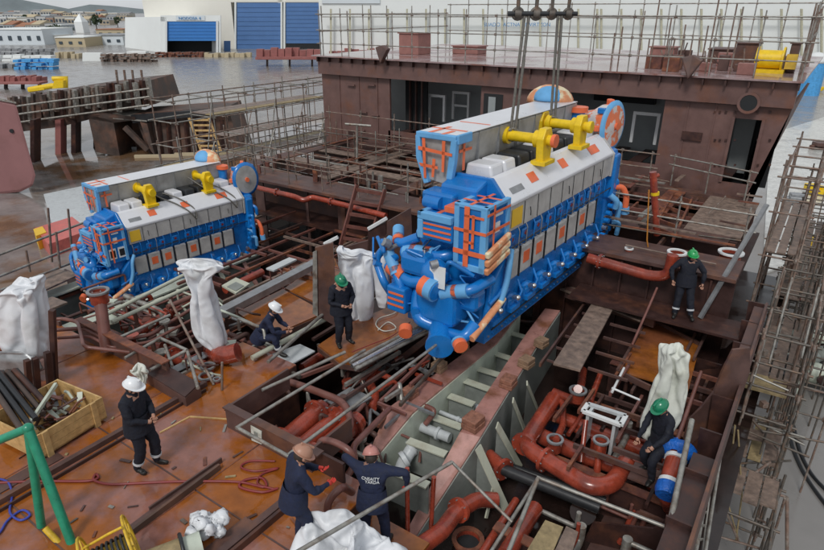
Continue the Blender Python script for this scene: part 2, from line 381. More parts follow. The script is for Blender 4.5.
def shed(name, label, px0, px1, pb, pt, depth, m, cat='shed', roofm=None, bands=0):
    b0 = G(px0, pb); t = thing(name, label, cat, tuple(b0)); q = MB(); a, b, hh = cbox(q, px0, px1, pb, pt, depth); obj('wall', q, m, t)
    r = MB(); r.prism([V((a.x,a.y,hh+.02))-FW*.3, V((b.x,b.y,hh+.02))-FW*.3, V((b.x,b.y,hh+.4))-FW*.3, V((a.x,a.y,hh+.4))-FW*.3], FW*(depth+.6)); obj('roof', r, roofm or OFFW, t)
    if bands:
        for k in range(bands):
            w_ = MB(); u = (k+.5)/bands; c = lerp(a, b, u); c.z = GZ+(hh-GZ)*.45; w_.box(c-FW*.1, ((b-a).length/bands*.35, .3, (hh-GZ)*.3), rz=YAW); obj('window', w_, GLASS, t)
    return t
shed('warehouse', 'long pale blue warehouse at the left end of the yard behind white stacks', -12, 45, 45, 30, 25, PALEW, 'warehouse', bands=6)
shed('shed', 'sand coloured shed with dark doors between warehouse and white hangar', 57, 86, 47, 38, 18, SAND, 'shed', bands=3)
shed('shed', 'low pale shed with grey roof against the white hangar side', 86, 124, 45, 36, 18, PALEW, 'shed', roofm=STEEL, bands=4)
shed('shed', 'ochre fronted shed behind the pale shed beside the hangar', 97, 124, 37, 30, 18, SAND, 'shed', roofm=TERR, bands=3)
shed('shed', 'small cream shed beside the long pale blue warehouse', 40, 58, 44, 36, 12, CREAM, 'shed', bands=2)
def tree(px, pb, pt, label, w_=None):
    b = G(px, pb); H_ = D(px, pt, b).z-GZ; t = thing('tree', label, 'tree', tuple(b))
    m = MB(); m.tube([b, b+V((0.1,0,H_*.35)), b+V((0,.2,H_*.6))], [H_*.045, H_*.03, H_*.015], 7)
    for k in range(4): a = k*1.7; m.tube([b+V((0,0,H_*.35)), b+V((math.cos(a)*H_*.2, math.sin(a)*H_*.2, H_*.62))], [H_*.02, H_*.008], 5)
    obj('trunk', m, BARK, t); c = MB(); rr = random.Random(int(px)); W_ = (w_ or .55)*H_
    cl = [(V((rr.gauss(0,.35)*W_, rr.gauss(0,.35)*W_, H_*rr.uniform(.45,.9))), rr.uniform(.15,.3)*W_) for _ in range(14)]
    for ctr, r in cl:
        for k in range(60):
            dv = V((rr.gauss(0,1), rr.gauss(0,1), rr.gauss(0,1))).normalized()*r*rr.uniform(.5,1.1); s_ = H_*.035*rr.uniform(.6,1.4)
            e1 = V((rr.gauss(0,1),rr.gauss(0,1),rr.gauss(0,1))).normalized(); e2 = e1.orthogonal().normalized(); p = b+ctr+dv
            c.add([p-e1*s_-e2*s_*.6, p+e1*s_-e2*s_*.6, p+e1*s_*.8+e2*s_, p-e1*s_*.8+e2*s_], [(0,1,2,3)])
    obj('crown', c, LEAF, t)
tree(61, 40, 24, 'broad green tree between the yard warehouse and the beige sheds', .9)
tree(97, 30, 15, 'tall dark tree behind the low sheds near the white hangar')
tree(26, 24, 14.5, 'dark conical tree among the far town blocks at left', .4)
tree(118, 27, 17, 'small dark tree right at the corner of the white hangar')
# white landmark tower roof
t = thing('chapel', 'white pointed building among the beige town blocks', 'building', tuple(G(80, 33))); m = MB(); a, b, hh = cbox(m, 76, 84, 33, 22, 8)
obj('wall', m, OFFW, t); m = MB(); c = (a+b)/2+FW*4; c.z = hh+5; m.add([V((a.x,a.y,hh)), V((b.x,b.y,hh)), V((b.x,b.y,hh))+FW*8, V((a.x,a.y,hh))+FW*8, c], [(0,1,4),(1,2,4),(2,3,4),(3,0,4)]); obj('roof', m, OFFW, t)
# hangars
def letters(body, px0, px1, py, base, m, name, parent, hpx, off=.2):
    cu = bpy.data.curves.new(name, 'FONT'); cu.body = body; cu.align_x = 'LEFT'; cu.extrude = .03
    o = bpy.data.objects.new(name, cu); COL.objects.link(o); bpy.context.view_layer.update()
    me = bpy.data.meshes.new_from_object(o); bpy.data.objects.remove(o)
    xs = [v.co.x for v in me.vertices]; ys = [v.co.y for v in me.vertices]
    p0 = D(px0, py, V(base)-FW*off); p1 = D(px1, py, V(base)-FW*off); p2 = D(px0, py-hpx, V(base)-FW*off)
    sx = (p1-p0).length/(max(xs)-min(xs)); sz = (p2.z-p0.z)/(max(ys)-min(ys)); e = (p1-p0).normalized()
    for v in me.vertices: x, y, z = v.co; v.co = p0+e*((x-min(xs))*sx)+V((0,0,(y-min(ys))*sz))-FW*z
    me.materials.clear(); me.materials.append(m)
    inv = WM[parent.name].inverted(); me.transform(inv); q = bpy.data.objects.new(name, me); COL.objects.link(q); q.parent = parent; WM[q.name] = WM[parent.name]; return q
def roller(parent, px0, px1, pt, pb, base, m, name='roller_door', n=10):
    d_ = MB(); wallmark(d_, px0, px1, pt, pb, base, .1, .2)
    for k in range(1, n): y = pt+(pb-pt)*k/n; wallmark(d_, px0, px1, y-.15, y+.15, base, .32, .12)
    return obj(name, d_, m, parent)
BB = G(250, 49)
t = thing('assembly_hall', 'tall cream shipyard hall with two big blue roller doors', 'hangar', tuple(BB))
m = MB()
for a_, b_ in ((150,236),(281.5,286),(322,330)): cbox(m, a_, b_, 49, -30, 1)
cbox(m, 236, 322, 49, -30, 1, lift=2.4); cbox(m, 150, 330, 48.2, -30, 60)
obj('wall', m, CREAM, t)
for a_, b_, pb in ((237,281,49),(286,321.5,43.5)): roller(t, a_, b_, 3, pb, BB, BDOOR)
m = MB(); wallmark(m, 286, 321.5, 43.5, 49, BB, .1, .1); obj('opening', m, DARKI, t)  # dark sheet paints the shade in the gap below the door
m = MB()
for x_ in (235.6, 281.6, 284.6, 322): m = MB(); wallmark(m, x_-.8, x_+.8, 2, 49, BB, .3, .5); obj('door_jamb', m, OFFW, t)
d_ = MB(); wallmark(d_, 224, 230.5, 41, 51, G(225,51)-FW*0, .1, .2); obj('door', d_, BDOOR, t)
BB = G(190, 52.5)
t = thing('hangar', 'white low hangar with one half raised bright blue door', 'hangar', tuple(BB))
m = MB(); wallmark(m, 161, 167, 17, 52.5, BB, 0, .5); wallmark(m, 217, 221, 20, 52.5, BB, 0, .5); wallmark(m, 161, 221, 15.5, 21.5, BB, 0, .5)
a = D(161, 52.5, BB); b = D(161, 17, BB); c = G(125, 47.5); dd = D(125, 17.5, c); a2, b2 = D(221,52.5,BB), D(221,16,BB)
m.add([a, b, dd, c, b2, a2, b2+(dd-b), a2+(c-a)], [(0,1,2,3),(4,5,7,6),(1,4,6,2),(3,2,6,7)]); obj('wall', m, OFFW, t)
roller(t, 167, 217, 21.5, 41, BB, BDOOR2, n=6)
m = MB(); wallmark(m, 167, 217, 41, 52.5, BB-FW*-6, 0, .2); obj('opening', m, DARKI, t)  # dark backing sheet carries the shade inside the hangar
m = MB(); wallmark(m, 165.4, 167.4, 21, 52.5, BB, .6, .4); obj('door_jamb', m, WHITE, t); m = MB(); wallmark(m, 216.4, 218.4, 21, 52.5, BB, .6, .4); obj('door_jamb', m, WHITE, t)
m = MB(); wallmark(m, 176, 205, 15.8, 20.6, BB, .6, .1); obj('sign_board', m, PALEW, t)
letters('NODOSA 4', 179, 201, 19.8, BB, TXTB, 'lettering', t, 2.8, .9)
BB = G(600, 62)
t = thing('painting_hall', 'huge off-white hall with pale vertical posts filling the background', 'hangar', tuple(BB))
m = MB(); cbox(m, 322, 1200, 62, -60, 40); obj('wall', m, OFFW, t)
m = MB(); wallmark(m, 322, 380, -6, 3.6, BB, .1, .3); obj('window_band', m, PALEW, t)
pst = MB(); pst.box((0,0,0), (1,1,1)); k = 0
for px in list(range(331, 600, 19))+list(range(601, 1000, 20)):
    m = MB(); wallmark(m, px-.9, px+.9, 9, 62, BB, 1.5, .5); obj('post', m, mat('pale_olive_post', (.5,.48,.36), .6) if 'pale_olive_post' not in MATS else MATS['pale_olive_post'], t)
m = MB(); wallmark(m, 322, 1100, 16.6, 17.5, BB, 2.2, .4); obj('rail', m, GALV, t)
letters('SUADO  ACTNA  ENVIRTZON', 483.5, 550, 26.5, BB, TXTB, 'lettering', t, 3.6, 1.8)
# stores on the apron: racks, stacks, red blocks
def stack(label, px0, px1, pb, pt, m, n=5, cat='stack', name='material_stack', rows=2, grp=None):
    b0 = G((px0+px1)/2, pb); t = thing(name, label, cat, tuple(b0), group=grp); rr = random.Random(int(px0*7+pb))
    for r in range(rows):
        q = MB()
        for k in range(n):
            u0 = px0+(px1-px0)*(k+rr.uniform(0,.15))/n; u1 = px0+(px1-px0)*(k+rr.uniform(.8,1))/n; y0 = pb+(pt-pb)*r/rows; y1 = pb+(pt-pb)*(r+rr.uniform(.6,.95))/rows
            wallmark(q, u0, u1, y1, y0, b0+FW*rr.uniform(0,1.5), 0, rr.uniform(1.5,3))
        obj('layer', q, m, t)
    return t
stack('long pallets of off-white panels lying on the quay at far left', -5, 57, 61, 54, OFFW, 6, rows=2)
stack('dark rows of stored steel behind the off-white panels', -5, 55, 54.5, 48, STEEL, 9, rows=2)
stack('bright blue plastic crates stacked on the apron at left', 19, 60, 69, 58, mat('bright_blue_crate', (.08,.35,.7), .5), 7, rows=3)
stack('grey blocks lying left of the blue crates', -5, 19, 68, 62, STEEL, 5, rows=1)
stack('yellow and white drums beside the off-white panels', 58, 84, 58, 51, SAND, 6, rows=1)
stack('long low white store in front of the white hangar', 84, 152, 61, 50, OFFW, 3, rows=1)
stack('tangled brown scaffold parts stacked before the white hangar', 104, 158, 61.5, 53, RTUBE, 16, rows=3)
stack('rusty sections stored under the half raised blue door', 158, 205, 57, 51.5, RUSTY, 12, rows=2)
stack('sand coloured bundles below the tall blue roller doors', 205, 252, 57, 52, SAND, 9, rows=1)
stack('blue and yellow gear along the foot of the big hall', 324, 362, 47, 38, mat('faded_blue_gear', (.12,.25,.42), .5), 8, rows=2)
stack('long grey bundle of planks behind the deckhouse roof rails', 478, 622, 52, 41, STEEL, 7, rows=3)
stack('upper grey bundle of tubes beyond the deckhouse at right', 560, 640, 41, 31, STEEL, 5, rows=3)
stack('flat grey sheets behind the rope slings', 480, 560, 40, 30, GALV, 4, rows=3)
stack('green container corner at right behind roof rails', 622, 638, 53, 44, GPOST, 1, rows=1)
def redblock(px0, px1, pb, pt, label):
    b = G((px0+px1)/2, pb); t = thing('hull_block', label, 'ship part', tuple(b)); rr = random.Random(int(px0))
    m = MB(); top = pt+.0
    n = 9
    for k in range(n):
        u0 = px0+(px1-px0)*k/n; u1 = px0+(px1-px0)*(k+.9)/n; wallmark(m, u0, u1, pt+rr.uniform(0,3), pb-(pb-pt)*.35, b+FW*rr.uniform(0,2), 0, 2)
    wallmark(m, px0, px1, pb-(pb-pt)*.5, pb-(pb-pt)*.38, b, .5, 3); obj('plating', m, CRED, t)
    for u in (.15, .5, .85): m = MB(); x_ = px0+(px1-px0)*u; wallmark(m, x_-.8, x_+.8, pb-(pb-pt)*.4, pb, b, 0, .8); obj('stand', m, DARKP, t)
redblock(258, 322, 66, 47, 'red oxide hull block on stands below the blue roller doors')
redblock(330, 398, 62, 48, 'second red oxide block on stands behind the deckhouse corner')
redblock(0, 48, 88, 74, 'scattered red oxide plates on the apron at far left')
# yellow machine on dark section
b = G(64, 100); t = thing('yellow_lifting_frame', 'yellow steel frame lying on the sooty ship section', 'frame', tuple(D(62, 90, b)))
m = MB(); p = [D(29,90,b), D(52,86,b), D(66,86,b), D(66,78,b), D(53,79,b)]; m.tube(p, .45, 6); m.prism([D(56,88,b),D(67,87,b),D(67,80,b),D(58,80,b)], -FW*1.2); obj('frame', m, YEL, t); 
m = MB(); m.beam(D(29,90,b), D(45,88,b), .8, .5); obj('arm', m, YEL, t)
# sooty ship section on legs
b = G(70, 153); t = thing('ship_section', 'sooty ship section raised on red legs beyond the left engine', 'ship part', tuple(b))
m = MB(); q = [D(8,101,b), D(60,92,b), D(118,84,b), D(148,81,b), D(156,104,b), D(120,112,b), D(60,127,b), D(20,132,b)]; m.prism(q, FW*7); obj('hull', m, BROWNM, t)
rr = random.Random(5)
for k in range(26):
    x_ = 14+k*5.4; yt = 100-(x_-8)*.135; m = MB(); o_ = rr.uniform(.3,.9)
    m.beam(D(x_,yt-rr.uniform(0,4),b)-FW*o_, D(x_+rr.uniform(1,5),yt+rr.uniform(16,26),b)-FW*o_, .35, .5); obj('frame_rib', m, rr.choice([RTUBE, BROWNM, DARKP, GALV]), t)
for k in range(3):
    m = MB(); y_ = 4+k*8; m.tube([D(20,101+y_,b)-FW*1.4, D(155,83+y_,b)-FW*1.4], .1, 6); obj('rail', m, GALV, t)
for x_, y_, w_ in ((39,160,4),(64,152,5.5),(79,151,4.5),(100,146,3)):
    m = MB(); wallmark(m, x_-w_/2, x_+w_/2, 118, y_, G(x_,y_), 0, 1.2); obj('leg', m, DARKP if w_<5 else CRED, t)
for x_ in (118,126,134,143): m = MB(); m.tube([D(x_,86,b), D(x_-2,70,b)], .12, 5); obj('pole', m, RTUBE, t)
# open box section and long dark plate section
b = G(120, 156); t = thing('ship_section', 'brown box section with an open dark mouth on the brown puddles', 'ship part', tuple(b))
m = MB(); q = [D(88,116,b), D(96,152,b), D(120,157,b), D(113,120,b)]; m.prism(q, FW*6); m.prism([D(113,120,b),D(88,116,b),D(98,112,b),D(135,117,b)], V((0,0,-.3))); m.prism([D(150,150,b),D(155,156,b),D(147,124,b),D(140,122,b)], FW*5)
m.prism([D(113,120,b)+FW*4, D(120,157,b)+FW*4, D(150,157,b)+FW*4, D(145,120,b)+FW*4], FW*.3); m.beam(D(125,127,b), D(148,150,b), .5, .5); obj('plating', m, BROWNM, t)
m = MB(); m.prism([D(113,119,b), D(98,112.5,b)+FW*3, D(135,115.5,b)+FW*3, D(147,122,b)], V((0,0,.1))); obj('top_plate', m, GALV, t)
b = G(195, 154); t = thing('ship_section', 'long dark hull section lying beside the bamboo-coloured ladder', 'ship part', tuple(b))
m = MB(); m.prism([D(134,114,b), D(228,107,b), D(240,150,b), D(150,156,b)], FW*5); obj('plating', m, BROWNM, t)
m = MB(); m.prism([D(134,114,b)-FW*.5, D(228,107,b)-FW*.5, D(230,112,b)-FW*.5, D(136,122,b)-FW*.5], -FW*.3); obj('top_band', m, BLACK, t)
for k in range(9): m = MB(); x_ = 150+k*9; m.beam(D(x_,120,b)-FW*.15, D(x_+3,153,b)-FW*.15, .3, .3); obj('stiffener', m, DARKP, t)
def ladder(label, p0, p1, w_, mt, n=8, side=None, r=.035, name='ladder'):
    t = thing(name, label, 'ladder', tuple(p0)); s_ = side or RT; 
    for q in (-1, 1): m = MB(); m.beam(V(p0)+s_*q*w_/2, V(p1)+s_*q*w_/2, r*1.2, r*2.6); obj('stile', m, mt, t)
    for k in range(n): c = lerp(p0, p1, (k+.6)/n); m = MB(); m.beam(c-s_*w_/2, c+s_*w_/2, r*1.2, r*2); obj('rung', m, mt, t)
    return t
b = G(213,158); ladder('pale wooden ladder leaning on the long dark hull section', D(214,159,b), D(199,118,b), 2, PINE, 8, r=.09)
# faded red hull piece at left
b = G(20, 194); t = thing('hull_bow_piece', 'faded red hull piece standing at the left edge of the yard', 'ship part', tuple(b))
m = MB(); q = [D(-60,92,b), D(0,99,b), D(17,103,b), D(27,140,b), D(37,176,b), D(34,187,b), D(22,193,b), D(-60,202,b)]; m.prism(q, FW*5-RT*6); obj('hull', m, HULLPINK, t, bevel=.3)
m = MB(); m.prism([D(-60,91,b)-FW*.1, D(0,98,b)-FW*.1, D(17,102,b)-FW*.1, D(17,103.5,b)-FW*.1, D(0,100.5,b)-FW*.1], FW*2-RT*2.4); obj('edge_strip', m, GALV, t)
m = MB(); c = D(12,131,b)-FW*.1; m.cyl(c, c+FW*.3, .16, 12); obj('hole', m, DARKI, t)
# debris on brown puddles
for i, (x_, y_, l, mt, lb) in enumerate([(97,152,6,GALV,'pale tube lying in the brown puddle'), (135,158,16,SAND,'long timber lying below the box section'), (152,153,4,YEL,'small yellow chock beside the dark hull section'), (175,156,12,SAND,'pale plank lying under the ladder foot'), (118,150,7,STEEL,'grey plate scrap between the sooty legs')]):
    p = G(x_, y_); m = MB(); m.beam(p+V((0,0,.15)), p+RT*l*.28+FW*.3+V((0,0,.15)), .35, .3); tag(obj('scrap', m, mt, loc=tuple(p)), lb, 'scrap')

PUD = mat('brown_rainwater', (.15,.085,.045), .1, col2=(.22,.205,.195), mask=(.44,.55), mscale=.12, wet=.04, var=.35, scale=.5)
m = MB(); m.add([G(*p)+UP*.02 for p in ((-60,330),(-40,240),(30,165),(90,140),(240,128),(330,118),(330,160),(220,200),(120,330))], [tuple(range(9))]); struct(obj('puddle', m, PUD))
# ------------------------------------------------------------------ the ship under construction: decks, bulkheads, tank top
ship = thing('ship_hull', 'rust-brown open hull section of the ship with its decks, girders and tank top', 'ship hull', (-10, 10, -2.2))
def part(name, mb, m, parent=None, bevel=0): return obj(name, mb, m, parent or ship, bevel)
rnd = random.Random(11)
TT = -2.05
m = MB(); m.bb((-19.5,4,TT-.2), (.1,24.3,TT)); part('tank_top', m, PITDARK)
# near deck (z = 0, ends at y = 5.75)
m = MB(); m.bb((-24,-9,-.03), (-4.7,5.75,0)); part('main_deck', m, DECK)
m = MB(); m.bb((-10.0,5.75,-.03), (-8.3,7.7,-.004)); part('deck_step', m, DECK)
m = MB(); m.bb((-24,5.62,TT), (-4.7,5.70,-.03)); part('bulkhead', m, DARKP)
m = MB(); m.bb((-8.34,5.75,TT), (-8.3,7.7,-.03)); part('bulkhead', m, DARKP)
m = MB(); m.bb((-10.04,5.75,TT), (-10.,7.7,-.03)); part('bulkhead', m, DARKP)
m = MB(); m.bb((-4.75,-9,TT), (-4.7,5.7,-.03)); part('bulkhead', m, DARKP)
# patches of plate on the deck, rails
def flat(q, z, th, name, mt, parent=None, lift=0):
    m = MB(); m.prism([Z(*p, z) for p in q], (0,0,th)); return part(name, m, mt, parent)
for a, b, w_, h_ in (((0,508),(0,0),0,0),):
    pass
def bar(p0, p1, z, w_, h_, mt, name='deck_stiffener', z1=None):
    m = MB(); m.beam(Z(*p0, z)+V((0,0,h_/2)), Z(*p1, z if z1 is None else z1)+V((0,0,h_/2)), w_, h_); return part(name, m, mt)
bar((-20,515), (206,385), 0, .10, .10, PRIM); bar((-20,524), (206,391), 0, .03, .06, DARKP); bar((-20,500), (60,455), 0, .25, .02, PRIM)
bar((128,533), (216,466), 0, .13, .05, PRIM); bar((131,536), (220,469), 0, .05, .11, BROWNM); bar((150,512), (222,462), 0, .03, .1, PRIM)
bar((215,560), (282,505), 0, .12, .08, PRIM); bar((228,560), (292,506), 0, .05, .12, DARKP); bar((200,560), (250,520), 0, .2, .02, PRIM)
bar((165,375), (215,350), 0, .25, .02, STEEL); bar((172,380), (200,366), 0, .06, .05, GALV)
bar((160,433), (190,417), 0, .03, .02, PINE, 'lath'); bar((190,417), (235,420), 0, .03, .02, PINE, 'lath')
# tank-top floors, longitudinals and webs inside the pit
for y_ in (8.4, 10.8, 13.2):
    m = MB(); m.bb((-19.5,y_,TT), (-9.8,y_+.05,-.75)); part('floor_web', m, DARKP)
for y_ in (7.2, 9.4, 11.6, 13.6):
    m = MB(); m.bb((-3.2,y_,TT), (-.6,y_+.05,-1.2)); part('floor_web', m, DARKP)
    m = MB(); m.bb((-3.2,y_-.08,-1.2), (-.6,y_+.12,-1.17)); part('web_flange', m, RUSTY)
for x_ in (-18.2, -12.3, -10.6, -9.2, -7.6):
    m = MB(); m.bb((x_,5.8,TT), (x_+.05,15.5,-1.1)); part('girder', m, DARKP)
    m = MB(); m.bb((x_-.08,5.8,-1.1), (x_+.13,15.5,-1.07)); part('girder_flange', m, RUSTY)
# bulkhead under the aft deck edge (y = 15.6) with stiffeners
m = MB(); m.bb((-6.2,15.62,TT), (-1.0,15.7,.9)); part('bulkhead', m, DARKP)
m = MB(); m.bb((-20.3,17.3,TT), (-6.2,17.36,.9)); part('bulkhead', m, PITDARK)  # near-black sheet paints the shade of the open void under the deck edge
for k in range(7):
    x_ = -6+k*.74; m = MB(); m.bb((x_,15.5,TT), (x_+.05,15.6,.8)); part('bulkhead_stiffener', m, DARKP)
for x_, w_ in ((-18.6,.5),(-15.8,.12),(-14.2,.35),(-12.0,.1),(-10.6,.6),(-8.8,.12),(-7.4,.3)): m = MB(); m.bb((x_,15.9,TT), (x_+w_,15.95,.86)); part('bulkhead_stiffener', m, PRIM)
for x_ in [-18.9+k*.95 for k in range(13)]:
    m = MB(); z_ = rnd.uniform(-.75,-.45); y0_ = rnd.uniform(8.6,11); m.beam((x_,y0_,z_), (x_+rnd.uniform(-.1,.1),15.6,z_), .09, .07); part('floor_bar', m, rnd.choice([RUSTY, BPIPE, PRIM, PLANK]))
for y_ in [9.2+k*.8 for k in range(9)]:
    m = MB(); z_ = rnd.uniform(-.7,-.4); x0_ = rnd.uniform(-18.8,-14); m.beam((x0_,y_,z_), (x0_+rnd.uniform(3,6.5),y_,z_), .08, .07); part('floor_bar', m, rnd.choice([RUSTY, BPIPE, PRIM, PLANK]))
for k in range(7):
    x_ = -12.6+k*.5; y_ = 11+k*.35; m = MB(); m.tube(fillet([(x_,y_,-.5),(x_,y_,.1),(x_+.5,y_,.1),(x_+.5,y_,-.5)], .08), .022, 6); part('hand_grip', m, BPIPE)
m = MB(); m.bb((-20.3,15.45,.86), (-1.0,15.75,.95)); part('deck_edge', m, PRIM)
# aft deck: grid of plates and beams with openings
ZD = .95
zi = 0
for a, b, mt in (((-20.3,15.75),(-1.0,16.9),PRIM), ((-20.3,18.55),(-8,19.15),PLANK), ((-8,17.9),(-1.6,18.7),PRIM), ((-20.3,20.6),(-10.5,21.2),PLANK), ((-20.3,22.9),(-1.6,23.35),PRIM),
                 ((-2.9,18.7),(-1.35,22.9),PLANK), ((-4.3,18.7),(-3.7,22.9),RUSTY), ((-6.3,18.7),(-5.6,22.9),RUSTY), ((-7.9,18.7),(-7.5,22.9),RUSTY), ((-12.5,16.9),(-11.9,22.9),PRIM), ((-16.2,16.9),(-15.5,22.9),PLANK), ((-20.3,16.9),(-19.4,24.3),PRIM), ((-9.4,16.9),(-8.7,22.9),PRIM)):
    zi += 1; zo = .004*zi; m = MB(); m.bb((*a, ZD-.04+zo), (*b, ZD+zo)); part('deck_plate', m, mt)
for x0, x1 in ((-19.4,-16.2), (-15.5,-12.5), (-11.9,-9.4), (-7.5,-6.3), (-5.6,-4.3), (-3.7,-2.9)):
    for k in range(4):
        y_ = 19.3+k*.95; m = MB(); m.bb((x0,y_,ZD-.22), (x1,y_+.08,ZD-.08)); part('deck_beam', m, rnd.choice([PRIM, RUSTY, BPIPE]))
    m = MB(); xm = (x0+x1)/2; m.bb((xm,17,ZD-.3), (xm+.07,22.9,ZD-.12)); part('deck_beam', m, rnd.choice([PRIM, RUSTY]))
m = MB(); m.bb((-20.3,15.7,-.6), (-1.2,24.3,-.5)); part('lower_deck', m, DARKP)
for y_ in (16.9, 18.5, 19.2, 21.2, 22.85):
    m = MB(); m.bb((-20.3,y_,-.5), (-1.4,y_+.04,ZD-.05)); part('web', m, PRIM)
# small stubs standing on the far deck strip
for k in range(34):
    x_ = rnd.uniform(-20,-9.5); y_ = rnd.uniform(16.0,18.4); h_ = rnd.uniform(.15,.55); m = MB(); m.beam((x_,y_,ZD-.2), (x_,y_,ZD+h_), .06, rnd.choice([.06,.2])); part('stub', m, rnd.choice([BPIPE, RUSTY, PRIM, GALV]))
for k in range(26):
    x_ = rnd.uniform(-19,-9.8); y_ = rnd.uniform(6.6,14.8); l_ = rnd.uniform(.8,2.6); z_ = rnd.uniform(-1.2,-.5); m = MB()
    dx = (l_, 0) if rnd.random() < .5 else (0, l_)
    m.beam((x_,y_,z_), (x_+dx[0],y_+dx[1],z_), .07, .09); part('pit_beam', m, rnd.choice([PRIM, RUSTY, BPIPE, PRIM]))
for k in range(26):
    x_ = rnd.uniform(-12.5,-7.5); y_ = rnd.uniform(10.8,15.2); l_ = rnd.uniform(1.2,3.4); z_ = rnd.uniform(-.9,.1); m = MB()
    dx = (l_, 0) if rnd.random() < .4 else (0, l_)
    m.beam((x_,y_,z_), (x_+dx[0],min(15.4,y_+dx[1]),z_), .06, .08); part('pit_beam', m, rnd.choice([PRIM, RUSTY, BPIPE, PLANK, GALV]))
# ship side on the right: curved shell with webs
def shell(x0, mt, y0, y1, name, th=.05):
    prof = [(0, .5), (.02, -.1), (0, -.7), (-.25, -1.3), (-.8, -1.8), (-1.6, TT+.02)]
    m = MB(); pts = [V((x0+a, y0, b)) for a, b in prof]+[V((x0+a+th, y0, b)) for a, b in reversed(prof)]; m.prism(pts, (0, y1-y0, 0)); return part(name, m, mt)
shell(-.28, PRIM, 5.0, 15.6, 'side_shell')
for k in range(9):
    y_ = 6.2+k*1.2; prof = [(0,.35),(-.35,.35),(-.3,-.5),(-.6,-1.1),(-1.6,-1.55),(-1.7,TT),(-.2,TT),(0,-1)]
    m = MB(); m.prism([V((-.3+a, y_, b)) for a, b in prof], (0,.04,0)); part('web_frame', m, DARKP)
m = MB(); m.bb((-.5,11.8,.28), (-.2,15.6,.34)); part('side_stringer', m, PRIM)
m = MB(); m.bb((-.62,5.0,.2), (-.24,9.2,.26)); part('side_stringer', m, DARKP)
# big curved web plate near the right side  (px 740,350 - 700,450)
m = MB(); q = [(750,348),(733,350),(722,372),(714,392),(702,407),(689,420),(684,440),(702,450),(725,430),(738,406),(750,372)]; m.prism([D(*p, (-.55,11.2,0)) for p in q], FW*.05); part('curved_bracket', m, PRIM)
# right-hand floor plates seen between the beams
flat([(617,372),(648,318),(700,345),(688,392)], -.8, .03, 'tray_plate', RUSTDECK)
for a, b in (((617,372),(648,318)), ((648,318),(700,345)), ((617,372),(650,388))):
    m = MB(); m.beam(Z(*a,-.75), Z(*b,-.75), .06, .14); part('tray_rim', m, PRIM)
for a, b in (((560,282),(660,316)), ((566,292),(655,322))):
    m = MB(); m.beam(Z(*a,-.45), Z(*b,-.45), .12, .3); part('transverse', m, PRIM)
flat([(560,290),(575,287),(655,312),(640,322)], -.4, .04, 'walkway_plate', PLANK)
m = MB(); q = [(553,365),(580,372),(614,308),(594,301)]; m.prism([Z(*p,-.25) for p in q], (0,0,.05)); part('walkway_plate', m, PLANK)
for t_ in (0,.18,.36,.55,.75,.95):
    m = MB(); a = lerp(Z(547,360,-.35), Z(592,300,-.35), t_); m.beam(a, a+V((.55,0,0)), .04, .05); part('ladder_rung', m, PRIM)
m = MB(); m.beam(Z(540,365,-.35), Z(585,303,-.35), .05, .1); part('ladder_stile', m, PRIM)
for t_ in range(6):
    p = lerp(Z(588,368,-.5), Z(622,300,-.5), t_/5); m = MB(); m.beam(p, p+V((.9,0,0)), .05, .06); part('pit_beam', m, PRIM)
for k in range(30):
    x_ = rnd.uniform(-3.4,-.9); y_ = rnd.uniform(8.6,15.0); l_ = rnd.uniform(.6,2.); z_ = rnd.uniform(-1.3,-.6); m = MB()
    dx = (l_, 0) if rnd.random() < .5 else (0, l_)
    m.beam((x_,y_,z_), (min(-.4,x_+dx[0]),min(15.4,y_+dx[1]),z_), .06, .1); part('pit_beam', m, rnd.choice([PRIM, RUSTY, BPIPE, DARKP, PRIM]))
for q0, q1 in (((520,292),(590,280)), ((530,300),(600,292)), ((510,315),(572,300))):   # curved pipes in the dark below the engine
    m = MB(); a, b = Z(*q0,-1.2), Z(*q1,-1.2); c = (a+b)/2+V((.3,-1.2,-.3)); m.tube([a*(1-t)**2+c*2*t*(1-t)+b*t*t for t in [i/10 for i in range(11)]], .05, 8); part('curved_pipe', m, DARKP)
# ------------------------------------------------------------------ engine foundation (grey-green)
FZ = -.6
fnd = thing('engine_foundation', 'grey-green foundation with pink top plates, transverse ribs and wooden blocks beneath the hanging engine', 'engine bed', tuple(Z(450,420,TT)))
def rail(outer, inner, name):
    th = V((0,0,.05))
    for i in range(len(outer)-1):
        a, b = outer[i], outer[i+1]; c, d_ = inner[i+1], inner[i]; m = MB(); m.prism([a, b, c, d_], th); obj('top_plate', m, PINK, fnd)
    for i in range(len(outer)-1):
        for e, mt in ((outer, DGREEN if name == 'r' else PINK), (inner, GREEN)):
            a, b = e[i], e[i+1]; m = MB(); m.prism([a, b, V((b.x,b.y,TT)), V((a.x,a.y,TT))], V((.02,0,0))); obj('side_plate', m, mt, fnd)
ro = [Z(560,312,FZ), Z(543,337,FZ), Z(480,439,FZ), Z(411,545,TT+.1)]
ri = [Z(545,310,FZ), Z(527,334,FZ), Z(460,434,FZ), Z(402,541,TT+.1)]
lo = [Z(508,312,FZ), Z(480,343,FZ), Z(388,410,FZ), Z(366,462,TT+.9)]
li = [Z(520,314,FZ), Z(497,344,FZ), Z(413,414,FZ), Z(373,462,TT+.9)]
rail(ro, ri, 'r'); rail(lo, li, 'l')
def rib(a, b, mt=PALE, wd=.19, dz=.75):
    A, B = Z(*a, FZ-.28), Z(*b, FZ-.28); m = MB(); m.prism([A, B, B-V((0,0,dz)), A-V((0,0,dz))], V((0,.03,0))); obj('rib', m, DGREEN, fnd)
    e = (B-A).normalized(); n = V((-e.y, e.x, 0))*wd/2; m = MB(); m.prism([A+n, B+n, B-n, A-n], (0,0,.03)); obj('rib_flange', m, mt, fnd)
